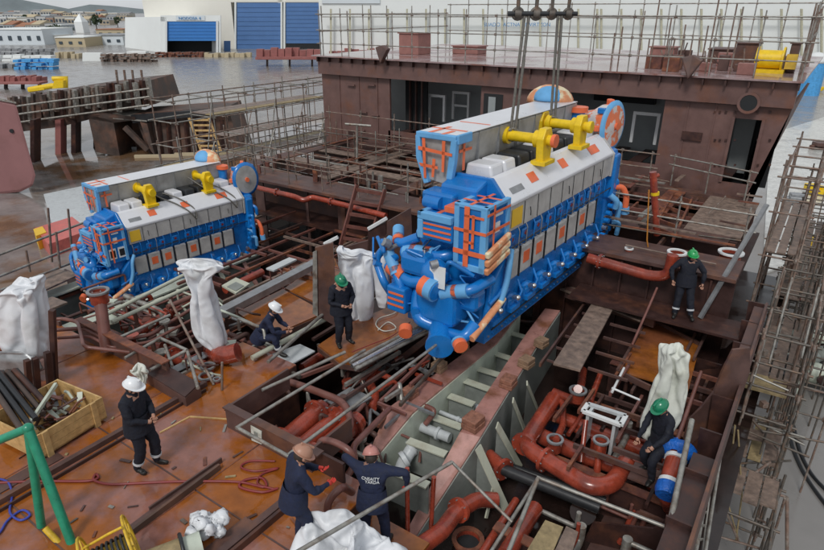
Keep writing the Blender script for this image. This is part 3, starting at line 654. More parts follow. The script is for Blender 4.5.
for a, b in (((383,467),(428,486)), ((408,441),(446,455)), ((430,416),(462,428)), ((449,396),(474,405)), ((462,380),(490,390)), ((474,368),(508,378)), ((489,352),(520,362)), ((502,331),(541,342))): rib(a, b)
# grey pipes between the ribs
for a, b, r in (((420,426),(450,438),.11), ((455,400),(484,410),.08), ((440,412),(470,424),.05), ((468,386),(494,396),.06)):
    A, B = Z(*a, FZ-.5), Z(*b, FZ-.5); m = MB(); m.cyl(A, B, r, 12); o = obj('bilge_pipe', m, GREYP, fnd)
    m = MB(); e = (B-A).normalized(); m.cyl(lerp(A,B,.62)-e*.03, lerp(A,B,.62)+e*.03, r*1.35, 12); obj('pipe_collar', m, GREYP, o)
m = MB(); m.pipe([Z(413,447,-1.0), Z(403,462,-1.2), Z(398,478,-1.3), Z(392,484,-1.7)], .13, .2, 12); o = obj('bilge_pipe', m, GREYP, fnd)
for q in ((411,449),(404,460)): m = MB(); c = Z(*q,-1.05); m.cyl(c-V((.02,.03,0)), c+V((.02,.04,.03)), .17, 12); obj('pipe_collar', m, GREYP, o)
# outside brackets of the right rail
for top, bot, w_ in (((478,447),(507,511),.2), ((497,425),(521,468),.17), ((513,400),(526,433),.14), ((527,383),(538,410),.12), ((489,380),(489,380),0)):
    if not w_: continue
    A, B = Z(*top, FZ-.05), Z(*bot, TT+.15); m = MB(); m.prism([A, B, V((A.x,A.y,TT))], V((0,.03,0))); obj('bracket', m, DGREEN, fnd)
    m = MB(); m.beam(A, B, w_, .03, up=(1,0,.8)); obj('bracket_flange', m, PALE, fnd)
for a, b in (((494,484),(486,518)), ((470,459),(464,472))): m = MB(); m.beam(Z(*a,-1.4), Z(*b,-1.9), .08, .03, up=(1,0,.3)); obj('bracket_flange', m, PALE, fnd)
# wooden blocks on the rails
for i, (px, py, sz, mt, lb) in enumerate([(473,427,.30,BLOCKR,'wet red wooden block nearest the camera on the right foundation rail'), (508,386,.27,BLOCKR,'second wooden block up the right foundation rail'), (526,366,.26,BLOCK,'third wooden block up the right foundation rail'), (541,346,.24,BLOCK,'farthest wooden block on the right foundation rail'),
                                       (410,396,.24,BLOCKR,'wet red wooden block at the near end of the left foundation rail'), (439,370,.25,BLOCK,'pale wooden block in the middle of the left foundation rail'), (461,350,.26,BLOCK,'wooden block on the left foundation rail by the blue oil pump')]):
    c = Z(px, py, FZ+.05); t = thing('timber_block', lb, 'wood block', tuple(c), rz=R_(rnd.uniform(-14,4)), group='wooden blocks on the foundation')
    for k in range(2):
        m = MB(); m.box((0,0,sz*.22+k*sz*.42), (sz*1.15-k*.02, sz*1.2, sz*.40)); obj('timber', m, mt, t, bevel=.015, local=True)
# ------------------------------------------------------------------ pipework
def pipe(label, pts, r, mt=PIPE, flanges=(), bend=None, cat='pipe', name='pipe_run', grp=None, n=12, capm=None):
    P = [p if isinstance(p, V) else Z(*p[:2], p[2]) for p in pts]
    t = thing(name, label, cat, tuple(P[0]), group=grp); m = MB(); m.pipe(P, r, bend, n); obj('pipe', m, mt, t)
    for s_, u in flanges:
        a, b = P[s_], P[s_+1]; e = (b-a).normalized(); c = lerp(a, b, u); m = MB(); m.cyl(c-e*.035, c+e*.035, r*1.5, 16); o = obj('flange', m, mt, t)
        for k in range(6):
            ang = k*math.pi/3; u1 = e.orthogonal().normalized(); w1 = e.cross(u1); bc = c+(u1*math.cos(ang)+w1*math.sin(ang))*r*1.3; m = MB(); m.cyl(bc-e*.06, bc+e*.06, .014, 6); obj('bolt', m, STEEL, o)
    return t
pipe('thick glossy red pipe elbowing round the right side of the foundation', [(554,398,-1.0),(523,446,-1.0),(590,487,-1.0),(612,485,-1.0),(626,462,-1.0)], .17, flanges=((0,.97),(1,.35)), bend=.35, n=16)
pipe('long red pipe running behind the elbow pipe to the lower right', [(533,432,-1.25),(575,452,-1.25),(650,478,-1.25),(672,500,-1.25)], .17, flanges=((0,.6),), n=14)
pipe('long brown-red header pipe across the pit below the green-helmeted worker', [(545,412,-1.5),(600,432,-1.5),(645,452,-1.5)], .15, n=14)
pipe('short red S-shaped branch pipe beside the grey support frame', [(552,398,-1.0),(563,402,-1.0),(563,425,-1.0),(556,440,-.8)], .07)
pipe('upright red pipe end with grey flange beyond the grey support frame', [(583,370,-1.2),(580,392,-1.2),(578,389,-.8)], .1)
pipe('thin red pipe rising beside the plank walkway', [(600,375,-1.0),(590,402,-1.0)], .07)
pipe('red pipe lying under the far end of the foundation brackets', [(553,392,-1.4),(592,408,-1.4)], .11)
pipe('vertical thin red stanchion pipe left of the grey frame', [(581,462,-1.2),(586,420,-.6)], .05)
pipe('vertical red stub pipe with grey valve in front of header pipe', [(597,472,-1.2),(600,442,-.7)], .07)
pipe('red flanged end of the black-sleeved pipe', [(488,456,-1.35),(504,470,-1.35)], .16, flanges=((0,.95),))
pipe('long black sleeved pipe running right from the foundation bracket', [(503,469,-1.35),(600,508,-1.35)], .115, BLKP, name='sleeved_pipe')
pipe('second black sleeved pipe beside the first one', [(510,466,-1.6),(606,500,-1.6)], .07, BLKP, name='sleeved_pipe')
pipe('curved red pipe coming out from under the right foundation rail at bottom', [(496,500,-1.5),(478,499,-1.4),(455,512,-1.2),(442,531,-1.1),(412,552,-1.0)], .15, flanges=((1,.85),), bend=.2, n=14)
pipe('straight thick red pipe leaving the bottom edge below the pole', [(535,508,-1.4),(505,556,-1.2)], .15, n=14)
pipe('thin red pipe left of the straight thick one at the bottom', [(516,500,-1.5),(480,556,-1.3)], .07)
pipe('red pipe wrapped in blue film under the seated worker', [(672,508,-1.25),(667,492,-.45),(677,452,-.15)], .16, flanges=(), n=14)
pipe('long red pipe on the upper right below the aft deck edge', [Y(588,258,15.25),Y(650,276,15.25),Y(668,276,15.25),Y(673,255,15.25)], .14, flanges=((0,.2),), bend=.3, n=14)
pipe('brown-red pipe running along the aft deck edge over the dark pit', [(250,186,.72),(296,197,.72),(304,201,.62),(312,197,.72),(352,207,.72),(386,216,.7)], .1, flanges=((0,.6),(3,.5)), bend=.2)
pipe('upright brown pipe standing on the deck in front of the left engine', [(107,352,.1),(99,292,1.3)], .13, BPIPE, flanges=((0,.97),))
pipe('diagonal red pipe under the left engine foundation', [(120,345,-.4),(150,325,-.4),(190,300,-.4)], .12, flanges=((1,.4),))
pipe('short orange red drum pipe inside the left pit', [(132,352,-.6),(162,352,-.6)], .24, n=14)
pipe('orange red pipe end on the deck left of the hanging white cover', [(172,356,-.3),(205,368,-.1)], .16, flanges=((0,.1),), n=14)
pipe('thick red elbow under the wrinkled white cover', [(212,350,.0),(222,356,.25),(238,352,.35)], .2, n=14)
for i, (a, b) in enumerate((((290,462),(325,428)), ((305,470),(345,432)), ((322,478),(360,440)))):
    pipe(['left','middle','right'][i]+' one of three parallel thick red pipes in the coaming box', [(a[0]-14,a[1]-14,-.5),(b[0]-2,b[1]-20,-.5)], .2 if i != 1 else .17, flanges=((0,.85),(0,.15)), n=14, grp='thick pipes in the coaming box')
pipe('brown pipe curving over the coaming box towards the pink foundation', [(255,372,-.1),(300,385,-.1),(345,402,-.1),(352,425,-.1),(338,440,-.1)], .075, BPIPE, bend=.3)
pipe('brown handrail-like pipe loop beside the pink foundation side', [(318,455,.1),(320,438,.45),(338,443,.45),(352,452,.4),(356,466,.1)], .06, BPIPE, bend=.25)
pipe('bent brown pipe reaching up along the left rail of the foundation', [(390,408,-.3),(352,447,-.1),(356,462,-.1),(345,480,-.2),(330,496,-.3)], .06, BPIPE, bend=.2)
pipe('brown pipe arc beside the kneeling tarpaulin, near the worker with the striped helmet', [(327,520,.0),(328,500,.35),(342,486,.5),(352,492,.1)], .06, BPIPE, bend=.25)
pipe('thin brown pipe along the near edge of the left engine pit', [(0,335,.5),(60,318,.5),(78,322,.5),(84,347,.5),(130,352,.3)], .04, BPIPE, bend=.15)
pipe('thin rusty pipe snaking past the upright brown pipe', [(55,330,.4),(85,328,.4),(110,342,.3),(150,335,.2),(190,310,.2)], .045, BPIPE, bend=.15)
pipe('second thin rusty pipe snaking past the upright brown pipe', [(58,338,.35),(90,336,.35),(112,348,.25),(150,342,.15),(195,318,.15)], .035, BPIPE, bend=.15)
pipe('red pipe bend in the dark pit right of the standing worker', [(372,372,-.6),(368,380,-.6),(376,396,-.6),(372,408,-.6)], .1, bend=.2)
pipe('small red pipe between the frames below the crouching worker', [(302,368,-.5),(322,355,-.5)], .11, n=12)
pipe('red pipe between the beams under the left engine far end', [(225,290,-.5),(262,272,-.5)], .12)
pipe('second red pipe between the beams under the left engine far end', [(240,308,-.5),(252,292,-.5),(262,296,-.5)], .1)
# random secondary pipes belonging to the hull
for k in range(40):
    a = V((rnd.uniform(-8,-6.3), rnd.uniform(6.3,9.6), rnd.uniform(-1.7,-.6))); b = a+rnd.choice([V((rnd.uniform(.4,1.2),0,0)), V((0,rnd.uniform(.5,1.6),0)), V((0,0,.5))]); m = MB(); m.pipe([a, b, b+V((rnd.uniform(-.3,.3),rnd.uniform(-.3,.3),-.3))], rnd.uniform(.025,.07)); part('small_pipe', m, rnd.choice([PIPE, BPIPE, BPIPE, PRIM, GALV, DARKP]))
for k in range(34):
    a = V((rnd.uniform(-3.3,-.9), rnd.uniform(5.8,11.5), rnd.uniform(-1.9,-1.3))); b = a+rnd.choice([V((rnd.uniform(.4,1.4),0,0)), V((0,rnd.uniform(.5,1.8),0))]); m = MB(); m.pipe([a, b, b+V((0,0,.35))], rnd.uniform(.03,.09)); part('small_pipe', m, rnd.choice([PIPE, PIPE, BPIPE, DARKP, GALV]))
for k in range(26):
    a = V((rnd.uniform(-17,-10.5), rnd.uniform(5.9,8.4), rnd.uniform(-1.0,.0))); b = a+rnd.choice([V((rnd.uniform(.6,2.0),0,0)), V((0,rnd.uniform(.5,1.4),0))]); m = MB(); m.pipe([a, b, b+V((0,0,-.4))], rnd.uniform(.03,.08)); part('small_pipe', m, rnd.choice([PIPE, BPIPE, BPIPE, PRIM, GALV, GALV]))
# valve flanges / round openings
def openflange(px, py, z, R_o, label, mt=STEEL, ax=(0,0,1)):
    c = Z(px, py, z); t = thing('pipe_flange', label, 'flange', tuple(c)); m = MB(); m.flatring(c, ax, R_o, R_o*.72, .04); obj('ring', m, mt, t)
    m = MB(); m.flatring(c-V((0,0,.25)), (0,0,1), R_o*.8, R_o*.72, .25); obj('collar', m, PIPE, t)
    m = MB(); m.cyl(c-V((0,0,.1)), c-V((0,0,.09)), R_o*.72, 16); obj('bore', m, DARKI, t)
for a in ((578,391,-.8,.2,'grey open flange left of the white plates by the ladder plank'), (555,440,-.8,.17,'grey open flange on the branch pipe beside the foundation'), (601,441,-.7,.16,'grey valve flange on the stub pipe below the support frame'), (677,253,1.2,.25,'white-rimmed open flange on the upper right pipe end'), (731,253,1.0,.33,'large white-rimmed deck opening right of the green helmet'),
          (629,249,1.0,.12,'tiny white-rimmed deck flange near the hanging engine end'), (98,292,1.32,.24,'pale flange capping the upright brown pipe'), (208,367,.1,.16,'grey flange on the deck beside the wrinkled white cover'), (206,377,.05,.16,'low greenish flange on the wet deck left of the wrinkled cover'), (468,540,-1.9,.3,'wide rusty flange opening at the bottom by the red pipe'),
          (330,405,-.4,.18,'grey flange on the plate beside the pink foundation'), (217,380,.05,.08,'small valve stub on the wet deck')): openflange(*a, mt=(WHITE if 'white-r' in a[4] else (RUSTY if 'rusty' in a[4] else STEEL)))
# grey support frame with two round-holed plates
t = thing('support_frame', 'light grey support frame with two holed legs standing over the red pipes', 'frame', tuple(Z(605,440,-1.2)))
P = [Z(583,411,-.5), Z(588,404,-.5), Z(626,416,-.5), Z(621,425,-.5)]
for a, b in ((0,1),(1,2),(2,3),(3,0)): m = MB(); m.beam(P[a], P[b], .09, .06); obj('frame_bar', m, WHITE if a != 1 else GREYP, t)
for u in (.15,.85):
    m = MB(); a = lerp(P[0],P[3],u); b = lerp(P[1],P[2],u); m.prism([a-V((.04,0,.03)), b-V((.04,0,.03)), b-V((.04,0,.8)), a-V((.04,0,.8))], V((.06,0,0))); obj('leg', m, GREYP, t)
# coaming box with pipes (px 228,408 - 335,455)
t = thing('coaming_box', 'dark brown open steel box with a pale notice on its front', 'steel box', (-7,5.5,0))
A = Y(225,409,5.45); Bx = Y(310,449,5.45); A.z = Bx.z = .45
m = MB(); m.bb((A.x,5.45,-.0), (Bx.x,5.49,.45)); obj('front_panel', m, PRIM, t)
m = MB(); m.bb((A.x,5.49,-.02), (A.x+.05,7.0,.45)); obj('side_panel', m, PRIM, t); m = MB(); m.bb((Bx.x-.05,5.49,-.02), (Bx.x,6.5,.45)); obj('side_panel', m, PRIM, t)
m = MB(); m.bb((A.x,5.40,.45), (Bx.x+.2,5.56,.48)); obj('rim', m, PRIM, t); m = MB(); m.bb((Bx.x-.02,5.55,-.5), (Bx.x+.6,5.6,.4)); obj('side_panel', m, DARKP, t)
m = MB(); wallp = [Y(251,425,5.44), Y(262,431,5.44), Y(262,444,5.44), Y(252,440,5.44)]; m.prism(wallp, (0,-.01,0)); o = obj('notice', m, CTARP, t)
m = MB(); c = (wallp[0]+wallp[2])/2+V((0,-.015,0)); m.box(c, (.09,.006,.13)); obj('print', m, DGREEN, o)
# raised box left (px 145-198, 366-390) and coaming at left pit
t = thing('hatch_box', 'low brown steel hatch box with a sloped lid beyond the man in the white helmet', 'steel box', tuple(Z(170,385,0)))
m = MB(); q = [Z(143,372,.25), Z(158,362,.3), Z(200,384,.3), Z(185,398,.2)]; m.prism(q, (0,0,-.28)); obj('box', m, PRIM, t, bevel=.01)
m = MB(); m.prism([p+V((0,0,.01)) for p in q], (0,0,.02)); obj('lid', m, DARKP, t)
m = MB(); m.bb((-13.2,5.70,-.9), (-9.9,5.76,.5)); part('coaming', m, PRIM)
m = MB(); m.bb((-13.2,5.62,.5), (-9.9,5.80,.53)); part('coaming_rim', m, RUSTY)
m = MB(); m.bb((-19,5.70,-.9), (-14.2,5.76,.12)); part('coaming', m, PRIM)
# vertical brown bulkhead panel between the two engines (px 313-338, 245-328)
bb = Z(333,326,0)
m = MB(); m.prism([D(337,327,bb), D(318,316,bb), D(315,248,bb), D(333,243,bb)], FW*.08); part('bulkhead', m, PRIM)
m = MB(); m.prism([D(313,313,bb), D(318,316,bb), D(317,250,bb), D(313,252,bb)], -FW*.04); part('bulkhead_edge', m, GALV)
bb = Z(410,262,0)
m = MB(); m.prism([D(386,268,bb), D(387,222,bb), D(411,208,bb), D(413,262,bb)], FW*.08); part('bulkhead', m, PRIM)
m = MB(); m.prism([D(340,262,bb), D(342,248,bb), D(388,235,bb), D(388,252,bb)], FW*.08); part('bulkhead', m, PRIM)
m = MB(); m.beam(D(368,229,bb), D(387,218,bb), .1, .08); part('bright_edge', m, WHITE); m = MB(); m.beam(D(324,244,bb), D(338,237,bb), .1, .08); part('bright_edge', m, WHITE)
m = MB(); m.prism([D(368,255,bb), D(368,231,bb), D(386,222,bb), D(386,252,bb)], FW*.05); part('bulkhead', m, DARKP)
# plates around the standing and crouching men
for q, z_, mt in (([(237,312),(283,289),(325,312),(270,336)], -.05, RUSTDECK), ([(285,288),(300,277),(335,258),(345,285),(322,305)], -.05, RUSTDECK), ([(318,345),(352,322),(405,300),(430,318),(360,365),(340,362)], -.02, RUSTDECK), ([(345,318),(375,300),(410,285),(420,300),(390,320)], -.06, DARKP)):
    m = MB(); m.prism([Z(*p,z_) for p in q], (0,0,-.04)); part('deck_plate', m, mt)
    P = [Z(*p,z_) for p in q]
    for i in range(len(P)): m = MB(); m.beam(P[i]-V((0,0,.1)), P[(i+1)%len(P)]-V((0,0,.1)), .05, .12); part('plate_edge', m, PRIM)
for a, b, z_ in (((340,362),(450,325),-.3), ((318,345),(345,368),-.2), ((252,352),(300,377),-.15), ((300,377),(345,360),-.2), ((238,356),(262,342),-.2), ((262,342),(290,355),-.2), ((275,372),(290,395),-.2), ((225,345),(243,352),-.2), ((345,385),(400,352),-.3), ((330,408),(385,372),-.3), ((380,402),(435,350),-.3), ((400,405),(450,350),-.35), ((385,400),(400,390),-.3), ((410,385),(422,375),-.3), ((230,330),(262,315),-.2), ((225,338),(240,345),-.2)):
    m = MB(); m.beam(Z(*a,z_), Z(*b,z_), .06, .08); part('frame_beam', m, rnd.choice([DTUBE, PRIM, BPIPE, GALV]))
m = MB(); m.prism([Z(272,355,-.1), Z(300,345,-.1), Z(315,352,-.1), Z(286,368,-.1)], (0,0,.03)); part('grey_lid', m, GREYP)
m = MB(); m.prism([Z(327,402,-.4), Z(350,388,-.4), Z(372,398,-.4), Z(345,415,-.4)], (0,0,.03)); part('grey_lid', m, STEEL)
m = MB(); m.prism([Z(222,287,.1), Z(236,279,.1), Z(250,285,.1), Z(236,295,.1)], (0,0,.05)); part('hatch_frame', m, PALE); m = MB(); m.prism([Z(227,287,.16), Z(236,282,.16), Z(244,286,.16), Z(236,291,.16)], (0,0,.01)); part('hatch_glass', m, DGREEN)
m = MB(); m.beam(Z(270,270,.1), Z(293,259,.1), .3, .05); part('hatch_frame', m, GREYP)
# long grey channel beam (px 205,322 - 325,262)
m = MB(); a, b = Z(198,325,.25), Z(330,256,.25); m.beam(a, b, .28, .18); tag(obj('steel_channel', m, STEEL, loc=tuple(a)), 'long grey steel channel lying diagonally behind the crouching man', 'beam')
# bright galvanised tube bundle in front of the standing man
t = thing('tube_bundle', 'bundle of bright galvanised tubes beside the standing man in green helmet', 'tube bundle', tuple(Z(400,335,.1)))
for k, (a, b) in enumerate((((350,362),(437,318)), ((352,366),(440,322)), ((355,369),(436,327)), ((357,364),(440,318)))):
    m = MB(); m.cyl(Z(*a,.06+.07*(k%2)), Z(*b,.06+.07*(k%2)), .05, 8); obj('tube', m, CHROME if k%2 else GALV, t)
# ------------------------------------------------------------------ deckhouse block
BY = 24.4
dh = thing('deckhouse_block', 'brown primed deckhouse block with open bays across the back of the deck', 'ship block', (-11.5,BY,.9))
def wx(px, py): return Y(px, py, BY)
def panel(px0, px1, z0, z1, name='wall', mt=DHP, y0=0., th=.12, pyr=120):
    a = wx(px0, pyr).x; b = wx(px1, pyr).x; m = MB(); m.bb((a, BY+y0, z0), (b, BY+y0+th, z1)); return obj(name, m, mt, dh)
TOP = 4.85; HZ = 3.95
zat = lambda px, py: wx(px, py).z
m = MB(); m.bb((-22.4,BY,-.9), (wx(390,110).x,BY+.12,HZ)); obj('wall', m, DHP, dh)
panel(480, 566, -.9, HZ); 
x1b, x1t = wx(742,190), wx(800,85)
xa = wx(664,110).x; xd0 = wx(727,150).x; xd1 = wx(757,150).x
m = MB(); m.bb((xa,BY,-.9), (xd0,BY+.12,HZ)); obj('wall', m, DHP, dh)
dz1 = zat(745,119); dz0 = 1.15
m = MB(); m.bb((xd0,BY,dz1), (xd1,BY+.12,HZ)); obj('wall', m, DHP, dh); m = MB(); m.bb((xd0,BY,-.9), (xd1,BY+.12,dz0)); obj('wall', m, DHP, dh)
m = MB(); m.prism([(xd1,BY,-.9), (-2.3,BY,-.9), (-1.15,BY,HZ), (xd1,BY,HZ)], (0,.12,0)); obj('wall', m, DHP, dh)
m = MB(); m.prism([(-2.3,BY+.12,-.9), (-1.15,BY+.12,HZ), (-1.15,BY+9,HZ), (-2.3,BY+9,-.9)], (-.1,0,0)); obj('side_wall', m, DHP, dh)
for a, b in (((388,70),(480,118)), ((566,80),(664,130))):   # bay sills
    x0, x1 = wx(a[0],110).x, wx(b[0],110).x; m = MB(); m.bb((x0,BY,-.9), (x1,BY+.12,1.45)); obj('bay_sill', m, DHP, dh)
m = MB(); m.bb((-22.4,BY-.25,HZ), (-1.12,BY+.2,TOP-.06)); obj('fascia', m, DHP, dh)
m = MB(); m.bb((-22.6,BY-.5,TOP-.06), (-1.0,BY+13,TOP)); obj('roof_deck', m, mat('wet_pale_deck', (.33,.24,.24), .3, col2=(.22,.1,.08), mask=(.5,.62), mscale=.8, wet=.1), dh)
for k in range(30): x_ = -22.3+k*.73; m = MB(); m.bb((x_,BY-.45,TOP-.3), (x_+.06,BY-.25,TOP-.08)); obj('fascia_bracket', m, DARKP, dh)
m = MB(); m.bb((-22.3,BY+4,-.9), (-2,BY+4.1,HZ)); obj('inner_wall', m, GREYI, dh)
m = MB(); m.bb((-22.3,BY+.12,.5), (-2,BY+4,.6)); obj('inner_floor', m, DARKP, dh)
for k in range(14): x_ = -18+k*1.15; m = MB(); m.bb((x_,BY+.3,1.25), (x_+.5,BY+3.5,1.3)); obj('floor_beam', m, DARKP, dh)
xs = wx(410,100).x; m = MB(); m.bb((wx(388,100).x,BY+1.5,.6), (xs,BY+1.6,HZ)); obj('shade_panel', m, DARKI, dh)  # near-black panel paints the shade at the left end of the bay
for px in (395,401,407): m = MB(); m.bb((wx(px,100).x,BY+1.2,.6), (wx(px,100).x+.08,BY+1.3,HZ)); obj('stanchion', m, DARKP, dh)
m = MB(); m.bb((wx(566,90).x,BY+3.6,3.2), (wx(634,90).x,BY+3.9,HZ)); obj('dark_strip', m, DARKI, dh)  # near-black strip along the top of the right bay
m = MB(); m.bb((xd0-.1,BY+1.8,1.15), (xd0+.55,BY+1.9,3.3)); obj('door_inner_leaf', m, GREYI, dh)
m = MB(); m.bb((xd0,BY+2.2,.6), (xd1+.4,BY+2.3,HZ)); obj('shade_panel', m, DARKI, dh)  # near-black panel paints the shade behind the doorway
for s in (-1, 1): x_ = xd0 if s < 0 else xd1; m = MB(); m.bb((x_-.05,BY-.06,dz0), (x_+.05,BY+.0-.003,dz1+.05)); obj('door_frame', m, DHP, dh)
# small window/door in middle panel
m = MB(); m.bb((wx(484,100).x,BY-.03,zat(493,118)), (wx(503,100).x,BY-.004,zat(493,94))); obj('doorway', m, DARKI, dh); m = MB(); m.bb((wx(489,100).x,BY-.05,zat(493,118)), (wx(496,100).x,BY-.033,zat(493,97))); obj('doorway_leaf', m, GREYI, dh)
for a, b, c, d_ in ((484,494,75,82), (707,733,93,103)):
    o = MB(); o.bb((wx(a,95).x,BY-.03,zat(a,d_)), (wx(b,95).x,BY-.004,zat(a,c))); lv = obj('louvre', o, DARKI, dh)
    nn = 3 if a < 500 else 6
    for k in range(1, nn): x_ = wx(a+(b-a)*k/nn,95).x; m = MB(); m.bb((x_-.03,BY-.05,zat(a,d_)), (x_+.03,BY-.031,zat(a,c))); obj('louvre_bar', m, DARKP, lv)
c = wx(750,102); m = MB(); m.cyl(c, c+V((0,-.35,0)), .3, 18); o = obj('vent_pipe', m, DHP, dh); m = MB(); m.flatring(c+V((0,-.37,0)), (0,1,0), .36, .27, .05, 18); obj('flange', m, DHP, o); m = MB(); m.cyl(c+V((0,-.352,0)), c+V((0,-.354,0)), .27, 14); obj('bore', m, DARKI, o)
# wall stiffeners, seams and round brackets
for px in (341,360,378,532,688,716): x_ = wx(px,110).x; m = MB(); m.bb((x_-.02,BY-.04,-.9), (x_+.02,BY-.004,HZ)); obj('wall_stiffener', m, DHP, dh)
for px, py in ((352,85),(372,85),(364,112),(376,115),(362,130)): c = wx(px, py); m = MB(); m.box(c+V((0,-.1,0)), (.5,.08,.06)); obj('bracket', m, DHP, dh)
for px, py, w_, h_ in ((692,136,.7,.3), (352,133,.35,.2), (397,137,.5,.2), (700,60,.1,.1)): c = wx(px, py); m = MB(); m.box(c+V((0,-.05,0)), (w_,.08,h_)); obj('patch_plate', m, DARKP, dh)
for px in (715,720,726,735,758,770): 
    for py in (112,140,165): c = wx(px,py); m = MB(); m.box(c+V((0,-.03,0)), (.07,.05,.07)); obj('lug', m, DARKP, dh)
# white frames standing inside the bays
def wframe(px0, px1, pt, pb, y_, label, mid=False):
    a, b = Y(px0,pb,y_), Y(px1,pb,y_); zt = Y(px0,pt,y_).z; zb = a.z; t = thing('door_frame', label, 'frame', (a.x,y_,zb))
    for x_ in (a.x, b.x): m = MB(); m.bb((x_-.06,y_-.06,zb), (x_+.06,y_+.06,zt)); obj('post', m, WHITE, t)
    m = MB(); m.bb((a.x+.06,y_-.05,zt-.12), (b.x-.06,y_+.05,zt)); obj('lintel', m, WHITE, t)
    if mid: m = MB(); m.bb((a.x+.06,y_-.04,(zt+zb)/2-.05), (b.x-.06,y_+.04,(zt+zb)/2+.05)); obj('crossbar', m, WHITE, t)
wframe(429, 444, 94, 120, BY+2, 'white door frame in the left bay, nearer the dark end'); wframe(453, 468, 91, 119, BY+3, 'thin grey-white frame with crossbar in the left bay', True)
wframe(631, 655, 111, 142, BY+1.5, 'larger white door frame standing in the right bay')
for x_, y_, l_ in ((425,76,'left of the pair'),(449,78,'right of the pair'),(648,88,'over the white frame'),(656,88,'at the bay corner')):
    p = Y(x_,y_,BY+.6); m = MB(); m.bb(p-V((.05,.05,.18)), p+V((.05,.05,.18))); tag(obj('hanging_lamp', m, WHITE, loc=tuple(p)), f'short white strip lamp under the deckhouse ceiling {l_} in its bay', 'lamp')
# things on the deckhouse roof
def rbox(label, px0, px1, pb, pt, y_, d_, mt, name='vent_trunk', cat='vent'):
    a, b = Y(px0,pb,y_), Y(px1,pb,y_); zt = Y((px0+px1)/2,pt,y_).z; t = thing(name, label, cat, (a.x,y_,TOP)); m = MB(); m.bb((a.x,y_,TOP), (b.x,y_+d_,zt)); obj('casing', m, mt, t, bevel=.03)
    m = MB(); m.bb((a.x-.05,y_-.05,zt), (b.x+.05,y_+d_+.05,zt+.05)); obj('cap', m, mt, t); return t
RP = mat('faded_red_primer', (.3,.14,.12), .5, var=.2)
rbox('square pink trunk standing on the deckhouse roof near the left rails', 399, 418, 62, 34, 27, 1.2, RP); rbox('low pink casing on the roof right of the square trunk', 452, 477, 62, 47, 29, 1, RP)
rbox('tall brown box on the roof beside the yellow machine', 732, 755, 68, 44, 28, .5, PRIM); rbox('slim brown post box at the right roof corner', 785, 794, 72, 44, 27, .5, PRIM)
rbox('brown ribbed casing on the roof at centre right', 648, 672, 64, 48, 28, .8, RP)
rbox('long pink casing in the middle of the roof right part', 706, 730, 66, 50, 30, 1.5, PRIM)
p = Y(768,68,26.8); p.z = TOP; t = thing('winch', 'bright yellow winch on the deckhouse roof near its right corner', 'winch', tuple(p), scale=(.72,.72,.72))
m = MB(); m.cyl(p+V((-.4,0,.45)), p+V((.4,0,.45)), .33, 14); obj('drum', m, YEL, t)
for s in (-.42,.42): m = MB(); m.cyl(p+V((s-.03,0,.45)), p+V((s+.03,0,.45)), .45, 14); obj('cheek', m, YEL, t)
m = MB(); m.box(p+V((0,0,.06)), (1.1,.9,.12)); obj('base', m, YEL, t); m = MB(); m.box(p+V((.7,0,.4)), (.35,.4,.5)); obj('motor', m, mat('worn_yellow', (.6,.4,.05), .5), t)
def bag(px, py, y_, label):
    c = Y(px,py,y_); t = thing('sack', label, 'sack', tuple(c)); m = MB(); m.prism([c+V((-.36,0,.32)), c+V((0,-.1,-.4)), c+V((.36,0,.26)), c+V((0,.1,.42))], (0,.3,0)); obj('bag', m, PRIM, t, bevel=.05)
bag(381,55,BY-.7,'dark folded plate hanging over the roof edge at left'); bag(690,68,BY-.7,'brown diamond shaped plate hanging over the roof edge at right')
# ------------------------------------------------------------------ guard rails and scaffolding
def tubes(name, label, cat, segs, r=.025, mt=GALV, pn='rail', grp=None, coupler=True):
    P0 = segs[0][0]; t = thing(name, label, cat, tuple(P0), group=grp)
    for a, b in segs:
        m = MB(); m.cyl(a, b, r, 6); v = V(b)-V(a); obj('post' if abs(v.z) > .8*v.length else pn, m, mt, t)
    return t
def guard(label, a, b, n, h=1.1, r=.025, mt=RTUBE, levels=(1.,.55), zj=.0, coupl=True):
    a, b = V(a), V(b); t = thing('guard_rail', label, 'railing', tuple(a)); e = (b-a).normalized()
    for k in range(n+1):
        c = lerp(a, b, k/n); hh = h*rnd.uniform(.98,1.25) if zj else h*1.04
        m = MB(); m.cyl(c, c+V((rnd.uniform(-.03,.03),rnd.uniform(-.03,.03),hh)), r, 6); obj('post', m, mt, t)
        for l in levels: m = MB(); m.box(c+V((0,0,h*l)), (.09,.09,.09), rz=rnd.random()); obj('coupler', m, RTUBE if mt is not RTUBE else GALV, t)
    for l in levels:
        m = MB(); m.cyl(a-e*.2+V((0,-.03,h*l+rnd.uniform(-.02,.02))), b+e*.25+V((0,-.03,h*l+rnd.uniform(-.02,.02))), r, 6); obj('rail', m, mt, t)
    return t
Rt = lambda x, y: V((x, y, TOP))
guard('scaffold railing along the front edge of the deckhouse roof', Rt(-22.2,BY-.2), Rt(-1.1,BY-.2), 15, 1.9, .024, GALV, (1.,.62,.3), 1)
0 and guard('second railing row farther back on the deckhouse roof', Rt(-22.2,BY+5), Rt(-1.6,BY+5), 13, 1.9, .03, RTUBE, (1.,.55), 1)
guard('last railing row at the back of the deckhouse roof', Rt(-22.2,BY+12.5), Rt(-1.6,BY+12.5), 15, 2.4, .03, GALV, (1.,.7,.35), 1)
guard('railing down the right side of the deckhouse roof', Rt(-1.2,BY), Rt(-1.5,BY+12), 6, 1.9, .03, RTUBE, (1.,.6), 1)
guard('railing down the left side of the deckhouse roof', Rt(-22.2,BY), Rt(-22.2,BY+12), 6, 1.9, .03, GALV, (1.,.6), 1)
